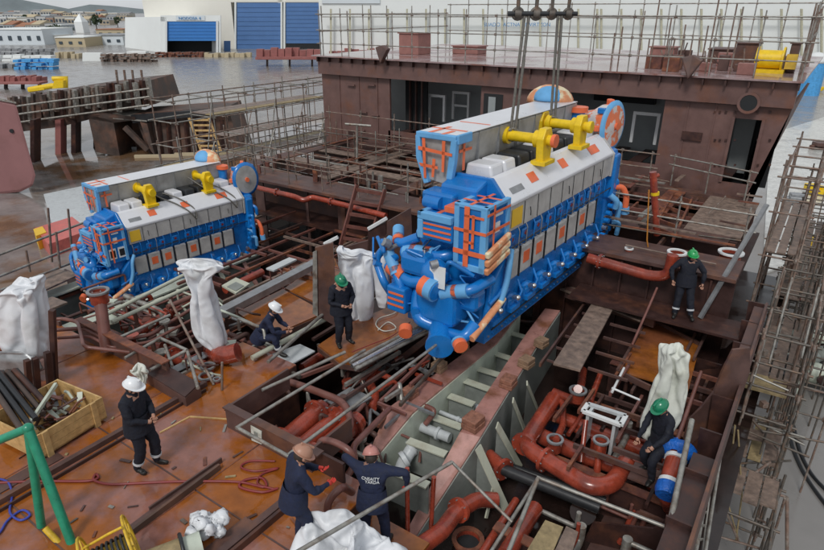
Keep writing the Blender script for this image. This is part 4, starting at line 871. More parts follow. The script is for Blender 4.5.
for k in range(12):   # roof clutter: loose upright tubes
    x_ = -8+k*.42; y_ = BY+.2+rnd.uniform(0,3); m = MB(); a = Rt(x_,y_); m.cyl(a, a+V((0,0,rnd.uniform(1,2.6))), .03, 6); tag(obj('scaffold_post', m, RTUBE, loc=tuple(a)), f'bare scaffold tube standing on the roof behind the diamond plate, {["1st","2nd","3rd","4th","5th","6th","7th","8th","9th","10th","11th","12th"][k]} from left', 'scaffold tube', 'loose posts on the roof')
guard('railing with pale tubes across the aft deck left of the hanging engine', V((-20,16.2,ZD)), V((-9.5,16.2,ZD)), 6, 1.1, .025, RTUBE, (1.,.5), 1)
guard('second railing across the aft deck in front of the deckhouse', V((-20,22.2,ZD)), V((-10.5,22.2,ZD)), 5, 1.5, .025, RTUBE, (1.,.5), 1)
guard('railing across the aft deck right of the hanging engine', V((-6.4,17.6,ZD)), V((-1.2,17.6,ZD)), 3, 1.1, .028, GALV, (1.,.55), 1)
guard('railing in front of the tall dark doorway', V((-4.4,23.6,ZD)), V((-1.8,22.6,ZD)), 2, 1.1, .028, GALV, (1.,.7), 1)
guard('railing in front of the right bay', V((-8.6,23.6,ZD)), V((-5.2,23.6,ZD)), 3, 1.1, .028, RTUBE, (1.,.5), 1)
guard('thin railing along the aft edge above the brown-red pipe', V((-19.8,15.7,ZD)), V((-13,15.7,ZD)), 4, .9, .022, RTUBE, (1.,), 1)
# lone T-shaped tube in front of the deckhouse wall
a = Z(357,165,ZD); tubes('tube_stand', 'lone T-shaped tube stand before the deckhouse left wall', 'stand', [(a, D(357,125,a)), (D(345,124,a), D(371,126,a))], .05, GALV)
a = Z(657,235,ZD); t = thing('pump_post', 'orange-red post with yellow strap rising from the right deck openings', 'post', tuple(a)); m = MB(); m.cyl(a, D(653,172,a), .1, 10); obj('post', m, PIPE, t); m = MB(); m.cyl(D(655,195,a), D(655,192,a), .12, 10); obj('strap', m, YEL, t); m = MB(); m.cyl(D(650,178,a), D(659,175,a), .06, 8); obj('stub', m, PIPE, t)
a = Z(650,262,.5); tubes('rope_line', 'slack orange rope hanging by the upper right pipe', 'rope', [(D(649,190,a), D(647,240,a)), (D(647,240,a), D(652,275,a))], .02, mat('orange_rope', (.5,.2,.03), .6), 'rope')
# brown step ladder at the aft edge
a = Z(352,238,-.3); s0 = (D(362,185,a)-D(350,183,a)).normalized()
ladder('short brown steel ladder leaning against the aft deck edge', D(356,241,a)-FW*.6, D(371,187,a), .95, BPIPE, 5, side=s0, r=.055)
ladder('reddish ladder lying over the deck openings at right', Z(662,236,ZD+.05), Z(683,196,ZD+.05), .8, RUSTY, 6, side=V((.85,-.5,0)).normalized(), r=.05)
# left scaffolding beside the hull  (x = -23.6 / -22.4)
def tower(label, x0, x1, ys, z0, zs, boards, mt=GALV, r=.03, brace=True, bm=PLANK):
    t = thing('scaffold', label, 'scaffold', (x0, ys[0], z0))
    for y_ in ys:
        for x_ in (x0, x1): m = MB(); m.cyl((x_,y_,z0), (x_+rnd.uniform(-.05,.05),y_,max(zs)+rnd.uniform(.1,.5)), r, 6); obj('standard', m, rnd.choice([mt, mt, RTUBE]), t)
        for z_ in zs: m = MB(); m.cyl((x0-.15,y_,z_), (x1+.15,y_,z_), r, 6); obj('transom', m, mt, t)
    for z_ in zs:
        for x_ in (x0, x1): m = MB(); m.cyl((x_,ys[0]-.3,z_+.05), (x_,ys[-1]+.3,z_+.05), r, 6); obj('ledger', m, rnd.choice([mt, RTUBE]), t)
    for z_, a, b in boards:
        for k in range(3):
            w_ = (x1-x0)/3; m = MB(); m.bb((x0+k*w_+.02,a+rnd.uniform(0,.2),z_+.09), (x0+(k+1)*w_-.02,b-rnd.uniform(0,.2),z_+.13)); obj('board', m, rnd.choice([bm, bm, OLDW]) if rnd.random() < .7 else PLANK, t)
    if brace:
        for i in range(0, len(ys)-1, 2): m = MB(); m.cyl((x1+.06,ys[i],zs[0]), (x1+.06,ys[i+1],zs[-1]), r*.9, 6); obj('brace', m, mt, t)
    for y_ in ys[::2]:
        for z_ in zs: m = MB(); m.box((x1,y_,z_), (.11,.11,.11)); obj('coupler', m, RTUBE, t)
    return t
tower('tall scaffold with board deck along the left ship side before the deckhouse', -25.2, -23.6, [16.2+2.0*i for i in range(7)], -7, [-4.5,-2.2,0.2,2.4,3.3], [(0.2,16,28),(2.4,18,26)], GALV)
tower('second lower scaffold left of the aft deck', -22.6, -21.2, [14.5+1.7*i for i in range(6)], -6.5, [-1.4,-.2,1.0,1.9], [(-.2,14.5,22)], GALV)
tower('far scaffold walkway running towards the red oxide blocks', -34, -32.4, [26+2.5*i for i in range(7)], -7, [-4.2,-1.6,.6,1.7], [(-.8,26,40)], RTUBE)
# left edge rails behind the left engine
for i, (p0, p1) in enumerate((((-20,262),(112,212)), ((-20,284),(112,232)), ((-20,298),(100,252)))):
    a, b = Z(*p0,.4-.3*i), Z(*p1,.4-.3*i); m = MB(); m.cyl(a, b, .04, 8); tag(obj('scaffold_tube', m, GALV, loc=tuple(a)), ['uppermost','middle','lowest'][i]+' long scaffold tube passing behind the left engine at left edge', 'scaffold tube', 'long tubes at the left ship side')
for i, (x_, yb, yt) in enumerate(((52,262,208),(72,252,209),(60,268,232),(30,272,250))):
    b = Z(x_,yb,-.2); m = MB(); m.cyl(b, D(x_-4,yt,b), .035, 6); tag(obj('scaffold_post', m, RTUBE, loc=tuple(b)), ['leaning tube left of the red stretcher behind left engine','leaning tube right over the red stretcher behind left engine','short tube between the two leaning ones behind left engine','short low tube at the far left rail'][i], 'scaffold tube')
for i, (p0, p1, w_) in enumerate((((-20,312),(70,272),.9), ((-20,332),(60,300),.7), ((-30,350),(40,318),.5))):
    a, b = Z(*p0,-.4), Z(*p1,-.4); m = MB(); m.beam(a, b, w_, .05); tag(obj('walkway_board', m, PLANK, loc=tuple(a)), ['farthest','middle','nearest'][i]+' wet grey plank walkway at the left ship side', 'plank', 'planks at the left ship side')
# red stretcher plate on yard + grey big plate
t = thing('red_platform', 'bright pink-red low platform with yellow striped corner behind the left engine', 'platform', tuple(G(60,240)))
m = MB(); q = [G(38,241), G(75,229), G(92,243), G(52,258)]; m.prism(q, (0,0,.9)); obj('deck', m, mat('bright_red_deck', (.55,.13,.11), .35), t)
m = MB(); m.prism([G(37,243), G(46,240), G(50,246), G(40,250)], (0,0,.96)); obj('striped_corner', m, YSIGN, t)
m = MB(); m.prism([G(44,196), G(100,184), G(118,220), G(54,232)], (0,0,.15)); tag(obj('ground_plate', m, GREYP, loc=tuple(G(80,210))), 'large flat grey plate lying on the yard beyond the left engine', 'plate')
# right-hand scaffolding outside the hull
tower('long scaffold with wet plank decks along the right ship side', -.12, .82, [14.0+1.5*i for i in range(13)], -7, [-5,-3.2,-1.7,-.9,-.3,.4], [(-1.7,15.6,20.3),(-1.7,21.3,31),(-3.2,14.2,16.4)], DTUBE, r=.03)
tower('outer scaffold bay hung with planks right of the long scaffold', 1.2, 1.9, [19+2.0*i for i in range(8)], -7, [-4.2,-2.6,-.9,.3], [(-2.6,22,32)], DTUBE, r=.03)
tower('small far scaffold by the right corner of the deckhouse', -.7, .1, [19+1.6*i for i in range(5)], -4, [-1,.5,1.8,2.8], [(.5,19,25)], RTUBE, r=.03)
# poles and ropes at lower right
def pole(label, p0, z0, p1, z1, r=.03, mt=GALV, name='scaffold_tube', cat='scaffold tube', parent=None):
    a, b = Z(*p0,z0), Z(*p1,z1); m = MB(); m.cyl(a, b, r, 8); return tag(obj(name, m, mt, loc=tuple(a)), label, cat)
pole('long pale tube crossing the bottom right from the red pipes', (537,477), .0, (692,537), .0, .03, GALV)
pole('stout upright tube beside the blue wrapped pipe', (692,420), .6, (664,552), .1, .045, GALV)
pole('slanting pale tube left of the seated green helmet worker', (538,478), .05, (505,560), -.2, .035)
pole('tube running down left from the coupler near the foundation', (538,478), -.1, (488,556), -.3, .03)
pole('thin tube reaching across the bottom over the right foundation rail', (290,556), .9, (452,462), .6, .03)
pole('tube from the coupler down the foundation bracket to the right', (452,462), .3, (512,522), .0, .025)
pole('long tube from the coaming box corner up to the standing man', (236,428), .9, (365,350), .7, .03)
pole('second long tube beside it over the coaming box', (288,455), .9, (436,345), .7, .03)
pole('cross tube joining the two long tubes at the coaming box', (238,428), .88, (292,458), .88, .03)
pole('diagonal pale tube over the small frames below the crouching man', (262,390), .4, (345,352), .4, .035)
pole('thick yellow-white tube by the crouching man boots', (252,358), .12, (352,305), .12, .06, PALE)
pole('thick bright tube under the crouching man running up right', (268,362), .3, (330,308), .3, .04, GALV)
a = Z(700,318,-.1); b = D(781,212,a)+FW*.6; m = MB(); m.beam(a, b, .1, .07); tag(obj('steel_beam', m, STEEL, loc=tuple(a)), 'big slanting grey beam leaning across the right ship side beside the green helmet', 'beam')
pole('long thin tube across the brown bulkhead over the right pit', (632,345), -.1, (657,288), .6, .03, BPIPE)
pole('white-pink tube frame bar beside the cream tarpaulin', (672,455), -.1, (701,372), -.1, .04, BPIPE)
pole('thin white bar left of the cream tarpaulin', (612,388), -.6, (640,400), -.6, .025, WHITE)
pole('white bar end standing left of the cream tarpaulin', (612,392), -.6, (624,368), -.6, .03, WHITE)
pole('upright red tube with white cap at the bottom centre', (408,548), -1.6, (407,468), .1, .04, PIPE)
pole('second upright red tube with white cap right of the first', (430,545), -1.6, (434,477), .0, .04, PIPE)
pole('thin upright tube left of the coaming box', (222,390), .0, (222,362), .6, .025, RTUBE)
pole('thin upright tube standing before the wrinkled cover', (214,385), .0, (170,300), 1.0, .03, RTUBE)
for i, (a, b) in enumerate((((105,315),(190,272)), ((112,322),(200,282)), ((118,338),(170,315)), ((125,358),(160,338)), ((160,338),(187,350)), ((150,370),(187,350)), ((187,350),(198,388)), ((165,345),(172,366)))):
    pole(['first','second','third','fourth','fifth','sixth','seventh','eighth'][i]+' pale tube from the back in the frame before the left engine', a, .5-.02*i, b, .5-.02*i, .035 if i > 1 else .05, GALV if i > 1 else PALE)
for i, (a, za, b, zb, r_) in enumerate((((712,475),-3.6,(787,497),-3.6,.03), ((787,497),-3.4,(787,560),-5,.04), ((757,518),-4.5,(776,528),-4.5,.03), ((776,528),-4.5,(785,498),-3.4,.03), ((700,513),-3,(770,462),-3,.035), ((712,478),-3,(738,540),-5,.03), ((697,530),-5,(800,560),-5,.03), ((716,443),-1.5,(694,560),-1.5,.04), ((722,447),-1.2,(704,560),-1.3,.03))):
    pole(['cross tube of the low frame on the quay beneath the right scaffold','upright of the low frame on the quay at bottom right','short lower tube of the low frame at bottom right','small corner strut of the low frame at bottom right','diagonal brace falling left under the right scaffold','opposite diagonal brace under the right scaffold','lowest tube along the bottom edge at right','left pale upright just outside the ship side at bottom','second pale upright just outside the ship side at bottom'][i], a, za, b, zb, r_, RTUBE if i not in (7,8) else GALV)
t = ladder('pale access ladder hanging outside the ship side at bottom right', Z(690,562,-1.6), Z(703,470,-1.0), .38, GALV, 7, side=RT, r=.02)
for i, q in enumerate((((735,425),(727,500),(738,538)), ((738,430),(742,495),(736,540)))):
    m = MB(); m.tube([Z(*q[0],-1.6), Z(*q[1],-3.5), Z(*q[2],-5)], .02, 6); tag(obj('rope', m, OLDW, loc=tuple(Z(*q[0],-1.6))), ['left','right'][i]+' of two ropes hanging under the end of the right scaffold', 'rope')
for i, q in enumerate(([(742,372),(790,384),(786,399),(738,386)], [(736,426),(782,438),(779,446),(733,435)])):
    m = MB(); z_ = (-1.5,-2.6)[i]; m.prism([Z(*c_,z_) for c_ in q], (0,0,.06)); tag(obj('timber_board', m, (OLDW, PLANK)[i], loc=tuple(Z(*q[0],z_))), ['upper','lower'][i]+' weathered board laid across the near end of the right scaffold', 'board')
# left engine foundation
t = thing('engine_foundation', 'dark grey-green foundation with pink brackets carrying the left engine', 'engine bed', (-16.5,8.5,TT))
for x_ in (-17.9,-15.4):
    m = MB(); m.bb((x_-.25,5.9,-.75), (x_+.25,13,-.7)); obj('top_plate', m, GREEN, t); m = MB(); m.bb((x_,5.9,TT), (x_+.05,13,-.75)); obj('side_plate', m, DGREEN, t)
for k in range(7):
    y_ = 6.2+k*1.0; m = MB(); m.prism([(-15.34,y_,-.76), (-14.4,y_,TT), (-15.34,y_,TT)], (0,.04,0)); obj('bracket', m, DGREEN, t); m = MB(); m.beam((-15.3,y_,-.72), (-14.3,y_,TT+.02), .15, .04, up=(1,0,.8)); obj('bracket_flange', m, PALE if k % 2 else PINK, t)
# crane rigging: shackles and slings come with the engines

# small fittings, litter and seams on the wet deck
for y_ in (4.1, 2.3, .4): m = MB(); m.bb((-24,y_,.0), (-4.8,y_+.025,.007)); part('weld_seam', m, PRIM)
for x_ in (-21,-18.2,-15.4,-12.6,-9.8,-7.0): m = MB(); m.bb((x_,-9,.0), (x_+.025,5.6,.007)); part('weld_seam', m, RUSTY)
for k in range(30):
    px = rnd.uniform(5,300); py = rnd.uniform(385,545); c = Z(px, py, 0)
    if not (c.y < 5.4 and c.x < -4.9): continue
    m = MB(); a_ = rnd.random()*3.1; l_ = rnd.uniform(.04,.22); e = V((math.cos(a_), math.sin(a_), 0)); m.beam(c+UP*.012, c+e*l_+UP*.012, rnd.uniform(.012,.06), .018); tag(obj('offcut', m, rnd.choice([RUSTY, DTUBE, DARKP, PRIM, OLDW, GALV]), loc=tuple(c)), 'small loose offcut lying on the wet red deck near the men', 'offcut', 'offcuts scattered on the wet deck')
for k in range(60):   # dense small fittings round the left pit edge
    c = V((rnd.uniform(-14.5,-9.6), rnd.uniform(5.9,8.6), rnd.uniform(-.5,.35))); m = MB(); u = rnd.random()
    if u < .3: m.tube(fillet([c, c+V((0,0,.3)), c+V((rnd.uniform(.3,1.2),0,.3)), c+V((rnd.uniform(.3,1.2),rnd.uniform(-.4,.4),.1))], .08), rnd.uniform(.018,.04), 7)
    elif u < .6: m.cyl(c, c+V((rnd.uniform(-.6,.9),rnd.uniform(-.5,.5),rnd.uniform(-.1,.25))), rnd.uniform(.02,.045), 7)
    elif u < .8: m.cyl(c, c+V((0,0,.05)), rnd.uniform(.07,.16), 12); m.cyl(c, c-V((0,0,.4)), .05, 8)
    else: m.box(c, (rnd.uniform(.1,.5),rnd.uniform(.1,.4),rnd.uniform(.02,.12)), rz=rnd.random())
    part('small_fitting', m, rnd.choice([BPIPE, PIPE, PRIM, GALV, STEEL, PALE, GREEN, RUSTY]))
for k in range(60):   # and in the pit between the coaming box and the foundation
    q = Z(rnd.uniform(335,440), rnd.uniform(345,470), rnd.uniform(-.9,-.25)); m = MB(); u = rnd.random()
    if q.x > -5.9 and q.y < 9: continue
    if u < .5: m.tube(fillet([q, q+V((rnd.uniform(-.4,.4),rnd.uniform(.2,.8),0)), q+V((rnd.uniform(-.4,.4),rnd.uniform(.3,1),-.4))], .08), rnd.uniform(.02,.05), 7)
    elif u < .8: m.beam(q, q+rnd.choice([V((.7,0,0)),V((0,.9,0))]), .05, .06)
    else: m.cyl(q, q+V((0,0,.06)), rnd.uniform(.07,.16), 12); m.cyl(q, q-V((0,0,.4)), .05, 8)
    part('pit_fitting', m, rnd.choice([BPIPE, PIPE, PRIM, GALV, STEEL, RUSTY]))
# more tubes of the right scaffold
rs_ = thing('scaffold', 'tangle of slanting braces and short tubes tied to the right side scaffold', 'scaffold', (.3,16,-3))
for k in range(90):
    a = V((rnd.uniform(-.2,1.0), 14+rnd.random()**1.4*18, rnd.uniform(-5,-.2))); u = rnd.random(); b_ = a+(V((0,rnd.uniform(1.5,4),rnd.uniform(.5,2))) if u < .4 else V((rnd.uniform(.5,1.3)*(1 if a.x < .4 else -1),rnd.uniform(-.4,.4),rnd.uniform(-.2,.8))) if u < .7 else V((0,0,rnd.uniform(1,2.5)))); b_.z = min(b_.z, .9)
    m = MB(); m.cyl(a, b_, .026, 6); obj('brace' if u < .4 else 'transom' if u < .7 else 'standard', m, rnd.choice([DTUBE, RTUBE, GALV, DTUBE]), rs_)
for k in range(12): a = V((rnd.uniform(-.2,.9), 14.4+k*1.35, rnd.choice([-1.55,-3,-.9]))); m = MB(); m.box(a, (.14,.14,.14), rz=rnd.random()); obj('coupler', m, RTUBE, rs_)

# denser clutter on the aft deck and deckhouse roof
for k in range(70):
    x_ = rnd.uniform(-20,-9.2) if k < 45 else rnd.uniform(-7.8,-1.6); y_ = rnd.uniform(16,23.6); z_ = ZD+rnd.uniform(.03,.5); l_ = rnd.uniform(.8,3.2); dx = (l_,rnd.uniform(-.1,.1)) if rnd.random() < .55 else (rnd.uniform(-.1,.1),min(l_,23.9-y_)); m = MB()
    if rnd.random() < .55: m.cyl((x_,y_,z_), (min(x_+dx[0],-1.3),y_+dx[1],z_+rnd.uniform(-.05,.05)), .025, 6)
    else: m.beam((x_,y_,z_), (min(x_+dx[0],-1.3),y_+dx[1],z_), rnd.uniform(.05,.22), .04)
    part('loose_bar', m, rnd.choice([DTUBE, RTUBE, PRIM, RUSTY, BPIPE, PLANK, GALV]))
for k in range(24): x_ = rnd.uniform(-20,-9.2); y_ = rnd.uniform(16,23.6); m = MB(); m.cyl((x_,y_,ZD-.3), (x_,y_,ZD+rnd.uniform(.5,1.5)), .026, 6); part('loose_upright', m, rnd.choice([DTUBE, RTUBE, GALV]))
guard('low railing crossing the middle of the aft deck at left', V((-20,19.9,ZD)), V((-11.5,19.9,ZD)), 5, 1.1, .024, DTUBE, (1.,.5), 1)
for k in range(16):
    x_ = rnd.uniform(-6.5,-1.8); y_ = BY+rnd.uniform(.6,5); a = Rt(x_,y_); t = thing('roof_fitting', ['1st','2nd','3rd','4th','5th','6th','7th','8th','9th','10th','11th','12th','13th','14th','15th','16th'][k]+' small brown fitting in the clutter at the right end of the deckhouse roof', 'fitting', tuple(a), group='brown fittings on the deckhouse roof')
    m = MB(); m.bb(a-V((.2,.15,0)), a+V((rnd.uniform(.1,.4),.15,rnd.uniform(.15,.6)))); obj('casing', m, rnd.choice([PRIM, RP, RUSTY, DARKP]), t, bevel=.02); m = MB(); m.cyl(a, a+V((rnd.uniform(-.4,.4),0,rnd.uniform(.4,1.2))), .03, 6); obj('stem', m, rnd.choice([RTUBE, PRIM, GALV]), t)

tower('bare tube scaffold at the near end of the right ship side below the plank decks', -.05, .95, [10.6,12.0,13.4], -7, [-5.6,-4.2,-3.0], [(-3.0,12.4,13.6)], DTUBE)
# ------------------------------------------------------------------ the two engines (local frame: x right 0 = service side, y away, z up)
rnd = random.Random(21)
def make_engine(label, loc, rz, sc=(1,1,1), wrap=True):
    t = thing('marine_engine', label, 'ship engine', loc, rz, scale=sc)
    def P(name, mb, mt, parent=None, bevel=0): 
        return obj(name, mb, mt, parent or t, bevel, local=True)
    def prof(pts, y0, y1): return MB().prism([V((x,y0,z)) for x,z in pts], (0,y1-y0,0))
    C = -1.05
    # crankcase
    hp = [(0,.0),(0,.42),(-.14,.5),(-.14,1.08),(-.16,1.8),(-.10,1.86),(-.10,2.3)]
    full = hp+[(-.5,2.3+.7),(-1.6,3.0)]+[(2*C-x,z) for x,z in reversed(hp)]
    P('engine_block', prof(full, 2.3, 9.0), BLUE, bevel=.03)
    base = [(0,-.02),(0,.4),(-.2,.48),(-1.9,.48),(-2.1,.4),(-2.1,-.02)]
    P('base_frame', prof(base, 1.95, 9.1), BLUE, bevel=.02)
    P('front_housing', prof([(-.1,.3),(-.14,1.5),(-.3,2.0),(-.6,2.3),(-1.45,2.3),(-1.75,1.9),(-1.95,1.3),(-2.0,.3)], 1.98, 2.6), BLUE, bevel=.08)
    m = MB(); m.prism([V((-.12,1.96,.45)), V((-.12,2.8,.45)), V((-.12,2.7,1.9)), V((-.12,2.1,1.4))], (.16,0,0)); P('side_casting', m, BLUE, bevel=.05)
    m = MB()
    for z_ in (.7, .95): m.tube([(0.04,2.0,z_), (0.07,2.3,z_+.1), (.04,2.8,z_+.3)], .045, 8)
    m2 = MB(); m2.tube(fillet([(.12,2.35,.9),(.14,2.55,1.3),(.14,2.62,1.75),(.06,2.8,1.95)], .15), .07, 10); P('foam_wrapped_pipe', m2, FOAM)
    P('oil_pipe', m, BLUE)
    # foot mounts along the base
    for k in range(8):
        y_ = 2.3+k*.8; m = MB(); m.dome((-.06,y_,.6), .13, .24, .17, full=True, n=12, m=4); m.bb((-.12,y_-.2,.45), (.02,y_+.2,.72)); m.box((.03,y_,.45), (.2,.42,.1)); b_ = P('mount_casting', m, BLUE)
        m = MB(); m.cyl((.08,y_-.05,.72), (.2,y_-.08,.76), .06, 10); m.dome((.2,y_-.08,.76), .065,.065,.065, full=True, n=10, m=4); P('bright_knob', m, CHROME, b_)
        m = MB(); m.tube([(.06,y_+.18,.5), (.1,y_+.3,.75), (-.05,y_+.34,1.0)], .03, 6); P('oil_pipe', m, BLUE)
    # crankcase doors
    for k in range(8):
        y_ = 2.82+k*.66; m = MB(); m.bb((-.14,y_,1.1), (-.03,y_+.6,1.78)); dr = P('crankcase_door', m, DOORG, bevel=.05)
        m = MB(); m.bb((-.06,y_+.615,1.08), (-.02,y_+.645,1.82)); P('door_post', m, BLACK)
        if k in (1,2,4,6): m = MB(); m.bb((-.029,y_+.14,1.34), (-.022,y_+.44,1.62)); P('orange_sticker', m, TAPE, dr)
    for k in range(9):
        y_ = 2.85+k*.64; m = MB(); m.bb((-.1,y_,1.98), (-.03,y_+.3,2.2)); cv = P('valve_cover', m, BLUE, bevel=.03)
        m = MB(); m.prism([V((-.028,y_+.07,2.09)), V((-.028,y_+.15,2.03)), V((-.028,y_+.23,2.09)), V((-.028,y_+.15,2.15))], (.006,0,0)); P('maroon_emblem', m, HOSE, cv)
    # silver hot box: grey lower panel, sloping silver panel, flat top
    y0, y1 = 2.75, 8.75
    P('hot_box_side', prof([(-.12,2.3),(0,2.34),(0,2.92),(-.12,2.92)], y0, y1), DOORG, bevel=.01)
    P('hot_box_hood', prof([(-.05,2.92),(0.02,2.90),(.02,2.98),(-.4,3.42),(-.52,3.46),(-.56,2.92)], y0-.03, y1+.03), SILV, bevel=.02)
    for k in range(1, 9): y_ = y0+(y1-y0)*k/9; m = MB(); m.bb((.002,y_-.008,2.36), (.012,y_+.008,2.88)); P('panel_joint', m, BLACK)
    for k in range(3): y_ = y0+.9+k*2.1; m = MB(); m.tube([(.03,y_,2.7), (.05,y_,2.6), (.05,y_,2.5)], .012, 5); P('handle', m, BLACK)
    nrm = V((.44,0,.42)).normalized()
    def onhood(ya, yb, u0, u1, name, mt):
        A = V((.02,0,2.98)); Bv = V((-.4,0,3.42)); p = [lerp(A,Bv,u0)+V((0,ya,0)), lerp(A,Bv,u0)+V((0,yb,0)), lerp(A,Bv,u1)+V((0,yb,0)), lerp(A,Bv,u1)+V((0,ya,0))]
        m = MB(); m.prism([q+nrm*.004 for q in p], nrm*.006); P(name, m, mt)
    for ya in (3.95, 5.6, 7.45): onhood(ya, ya+.36 if ya < 7 else ya+.6, .35, .75, 'orange_sticker', TAPE)
    onhood(3.0, 3.55, .28, .52, 'grey_plate', STEEL)
    m = MB(); m.bb((.013,2.82,2.42), (.02,3.3,2.82)); P('yellow_notice', m, YSIGN)
    m = MB(); m.bb((-1.3,y0,2.9), (-.5,y1,3.2)); P('cylinder_deck', m, BLACK)
    P('end_panel', prof([(0.02,2.3),(.04,2.95),(-.4,3.47),(-1.35,3.47),(-1.35,2.3)], y0-.14, y0-.035), BLUE, bevel=.02)
    P('end_panel', prof([(0.02,2.3),(.04,2.95),(-.4,3.44),(-1.35,3.44),(-1.35,2.3)], y1+.04, y1+.12), DOORG)
    m = MB(); m.prism([V((-.5,2.2,3.3)), V((-1.4,2.2,3.3)), V((-1.4,2.75,3.45)), V((-.5,2.75,3.45))], (0,0,-.7)); P('top_casting', m, BLUE, bevel=.05)
    # rocker covers
    for k, (y_, mt) in enumerate(((2.9,SILV),(3.5,SILV),(4.2,BLACK),(4.85,BLACK),(5.5,SILV),(6.15,BLACK),(6.8,BLACK),(7.5,SILV),(8.1,SILV))):
        m = MB(); m.prism([V((-.52,y_,3.2)), V((-1.28,y_,3.2)), V((-1.22,y_+.04,3.64)), V((-.62,y_+.04,3.64))], (0,.5,0)); P('rocker_cover', m, mt, bevel=.05)
    # exhaust insulation box
    ex = [(-1.36,3.42),(-1.3,3.6),(-1.22,4.22),(-1.3,4.25),(-2.12,4.25),(-2.18,4.2),(-2.14,3.75),(-1.95,3.25),(-1.5,3.2)]
    P('exhaust_box', prof(ex, 2.5, 8.85), INSUL, bevel=.02)
    for k in range(1, 7): y_ = 2.5+k*.92; m = MB(); m.bb((-1.29,y_-.01,3.4), (-1.21,y_+.01,4.25)); m.bb((-2.15,y_-.01,4.245), (-1.2,y_+.01,4.262)); P('panel_joint', m, STEEL)
    m = MB(); m.prism([V((-2.2,2.42,4.26)), V((-1.2,2.42,4.26)), V((-1.2,8.8,4.262)), V((-2.2,8.8,4.262))], (0,0,.015)); P('top_foil', m, SILV)
    for q in ([(-2.2,4.28),(-1.18,4.28),(-1.18,4.16),(-2.2,4.16)], [(-2.22,4.2),(-2.1,4.2),(-2.05,3.75),(-1.86,3.2),(-1.98,3.16),(-2.2,3.72)], [(-1.3,4.2),(-1.16,4.2),(-1.2,3.7),(-1.26,3.35),(-1.4,3.35)]):
        m = MB(); m.prism([V((x,2.4,z)) for x,z in q], (0,.14,0)); P('foam_edge', m, FOAM, bevel=.02)
    m = MB(); m.bb((-1.2,2.45,4.1), (-1.13,3.0,4.3)); P('foam_edge', m, FOAM, bevel=.02)
    for q in ([(-2.12,3.98),(-1.25,3.92),(-1.25,3.86),(-2.12,3.9)], [(-2.02,4.16),(-1.94,4.16),(-1.9,3.3),(-1.96,3.3)], [(-1.5,4.16),(-1.42,4.16),(-1.44,3.5),(-1.5,3.5)], [(-2.1,3.62),(-1.6,3.6),(-1.6,3.54),(-2.05,3.55)], [(-1.74,3.75),(-1.66,3.75),(-1.7,3.35),(-1.76,3.35)]):
        m = MB(); m.prism([V((x,2.39,z)) for x,z in q], (0,-.012,0)); P('tape_strip', m, TAPE)
    for a, b in (((-1.95,2.5),(-1.85,3.3)), ((-1.6,2.45),(-1.5,2.9)), ((-2.2,3.0),(-1.3,3.08)), ((-2.1,4.0),(-1.3,4.05))):
        m = MB(); m.bb((*a,4.278), (*b,4.283)); P('tape_strip', m, TAPE)
    m = MB(); m.bb((-1.215,2.75,3.5), (-1.2,2.83,4.25)); m.bb((-1.215,2.6,3.9), (-1.2,3.1,3.96)); P('tape_strip', m, TAPE)
    # near-end control cabinet with foam edges and orange tape
    X0, X1, Y0, Y1, Z0, Z1 = -.62, .05, 1.62, 2.55, 1.85, 3.12
    m = MB(); m.bb((X0,Y0,Z0), (X1,Y1,Z1)); cab = P('control_cabinet', m, BLUE, bevel=.02)
    for a, b in (((X0-.03,Y0-.03,Z0-.05),(X0+.09,Y0+.08,Z1+.05)), ((X1-.09,Y0-.03,Z0-.05),(X1+.05,Y0+.1,Z1+.05)), ((X0-.03,Y0-.03,Z1-.02),(X1+.04,Y0+.1,Z1+.06)), ((X1-.06,Y0,Z1-.02),(X1+.05,Y1+.02,Z1+.06)), ((X0-.03,Y0,Z1-.02),(X0+.08,Y1+.02,Z1+.06)), ((X1-.04,Y1-.1,Z0),(X1+.05,Y1+.02,Z1)), ((X0-.03,Y0-.03,Z0-.06),(X1+.04,Y0+.08,Z0+.08))):
        m = MB(); m.bb(a, b); P('foam_edge', m, FOAM, cab, bevel=.015)
    zz = lambda u: Z0+(Z1-Z0)*u
    for a, b in (((X0-.02,zz(.22)),(X1+.06,zz(.3))), ((X0-.02,zz(.6)),(X1+.06,zz(.65))), ((X0+.22,zz(.02)),(X0+.34,zz(1.02))), ((X0+.4,zz(.35)),(X0+.46,zz(.9))), ((X0+.22,zz(.42)),(X0+.46,zz(.46))), ((X0+.22,zz(.85)),(X1,zz(.89)))):
        m = MB(); m.bb((a[0],Y0-.044,a[1]), (b[0],Y0-.032,b[1])); P('tape_strip', m, TAPE, cab)
    for a, b in (((Y0,zz(.6)),(Y1,zz(.65))), ((Y0+.25,zz(.02)),(Y0+.31,zz(1.05))), ((Y0,zz(.9)),(Y1,zz(.94)))):
        m = MB(); m.bb((X1+.052,a[0],a[1]), (X1+.06,b[0],b[1])); P('tape_strip', m, TAPE, cab)
    for a, b in (((X0,Y0+.25),(X1,Y0+.32)), ((X0,Y0+.6),(X1,Y0+.67)), ((X0+.3,Y0),(X0+.37,Y1))): m = MB(); m.bb((*a,Z1+.062), (*b,Z1+.07)); P('tape_strip', m, TAPE, cab)
    m = MB(); m.bb((X1+.001,Y0+.42,zz(.55)), (X1+.012,Y0+.6,zz(.72))); P('gauge_panel', m, WHITE, cab); m = MB(); m.bb((X1+.001,Y0+.4,zz(.82)), (X1+.012,Y0+.7,zz(.86))); P('name_plate', m, WHITE, cab)
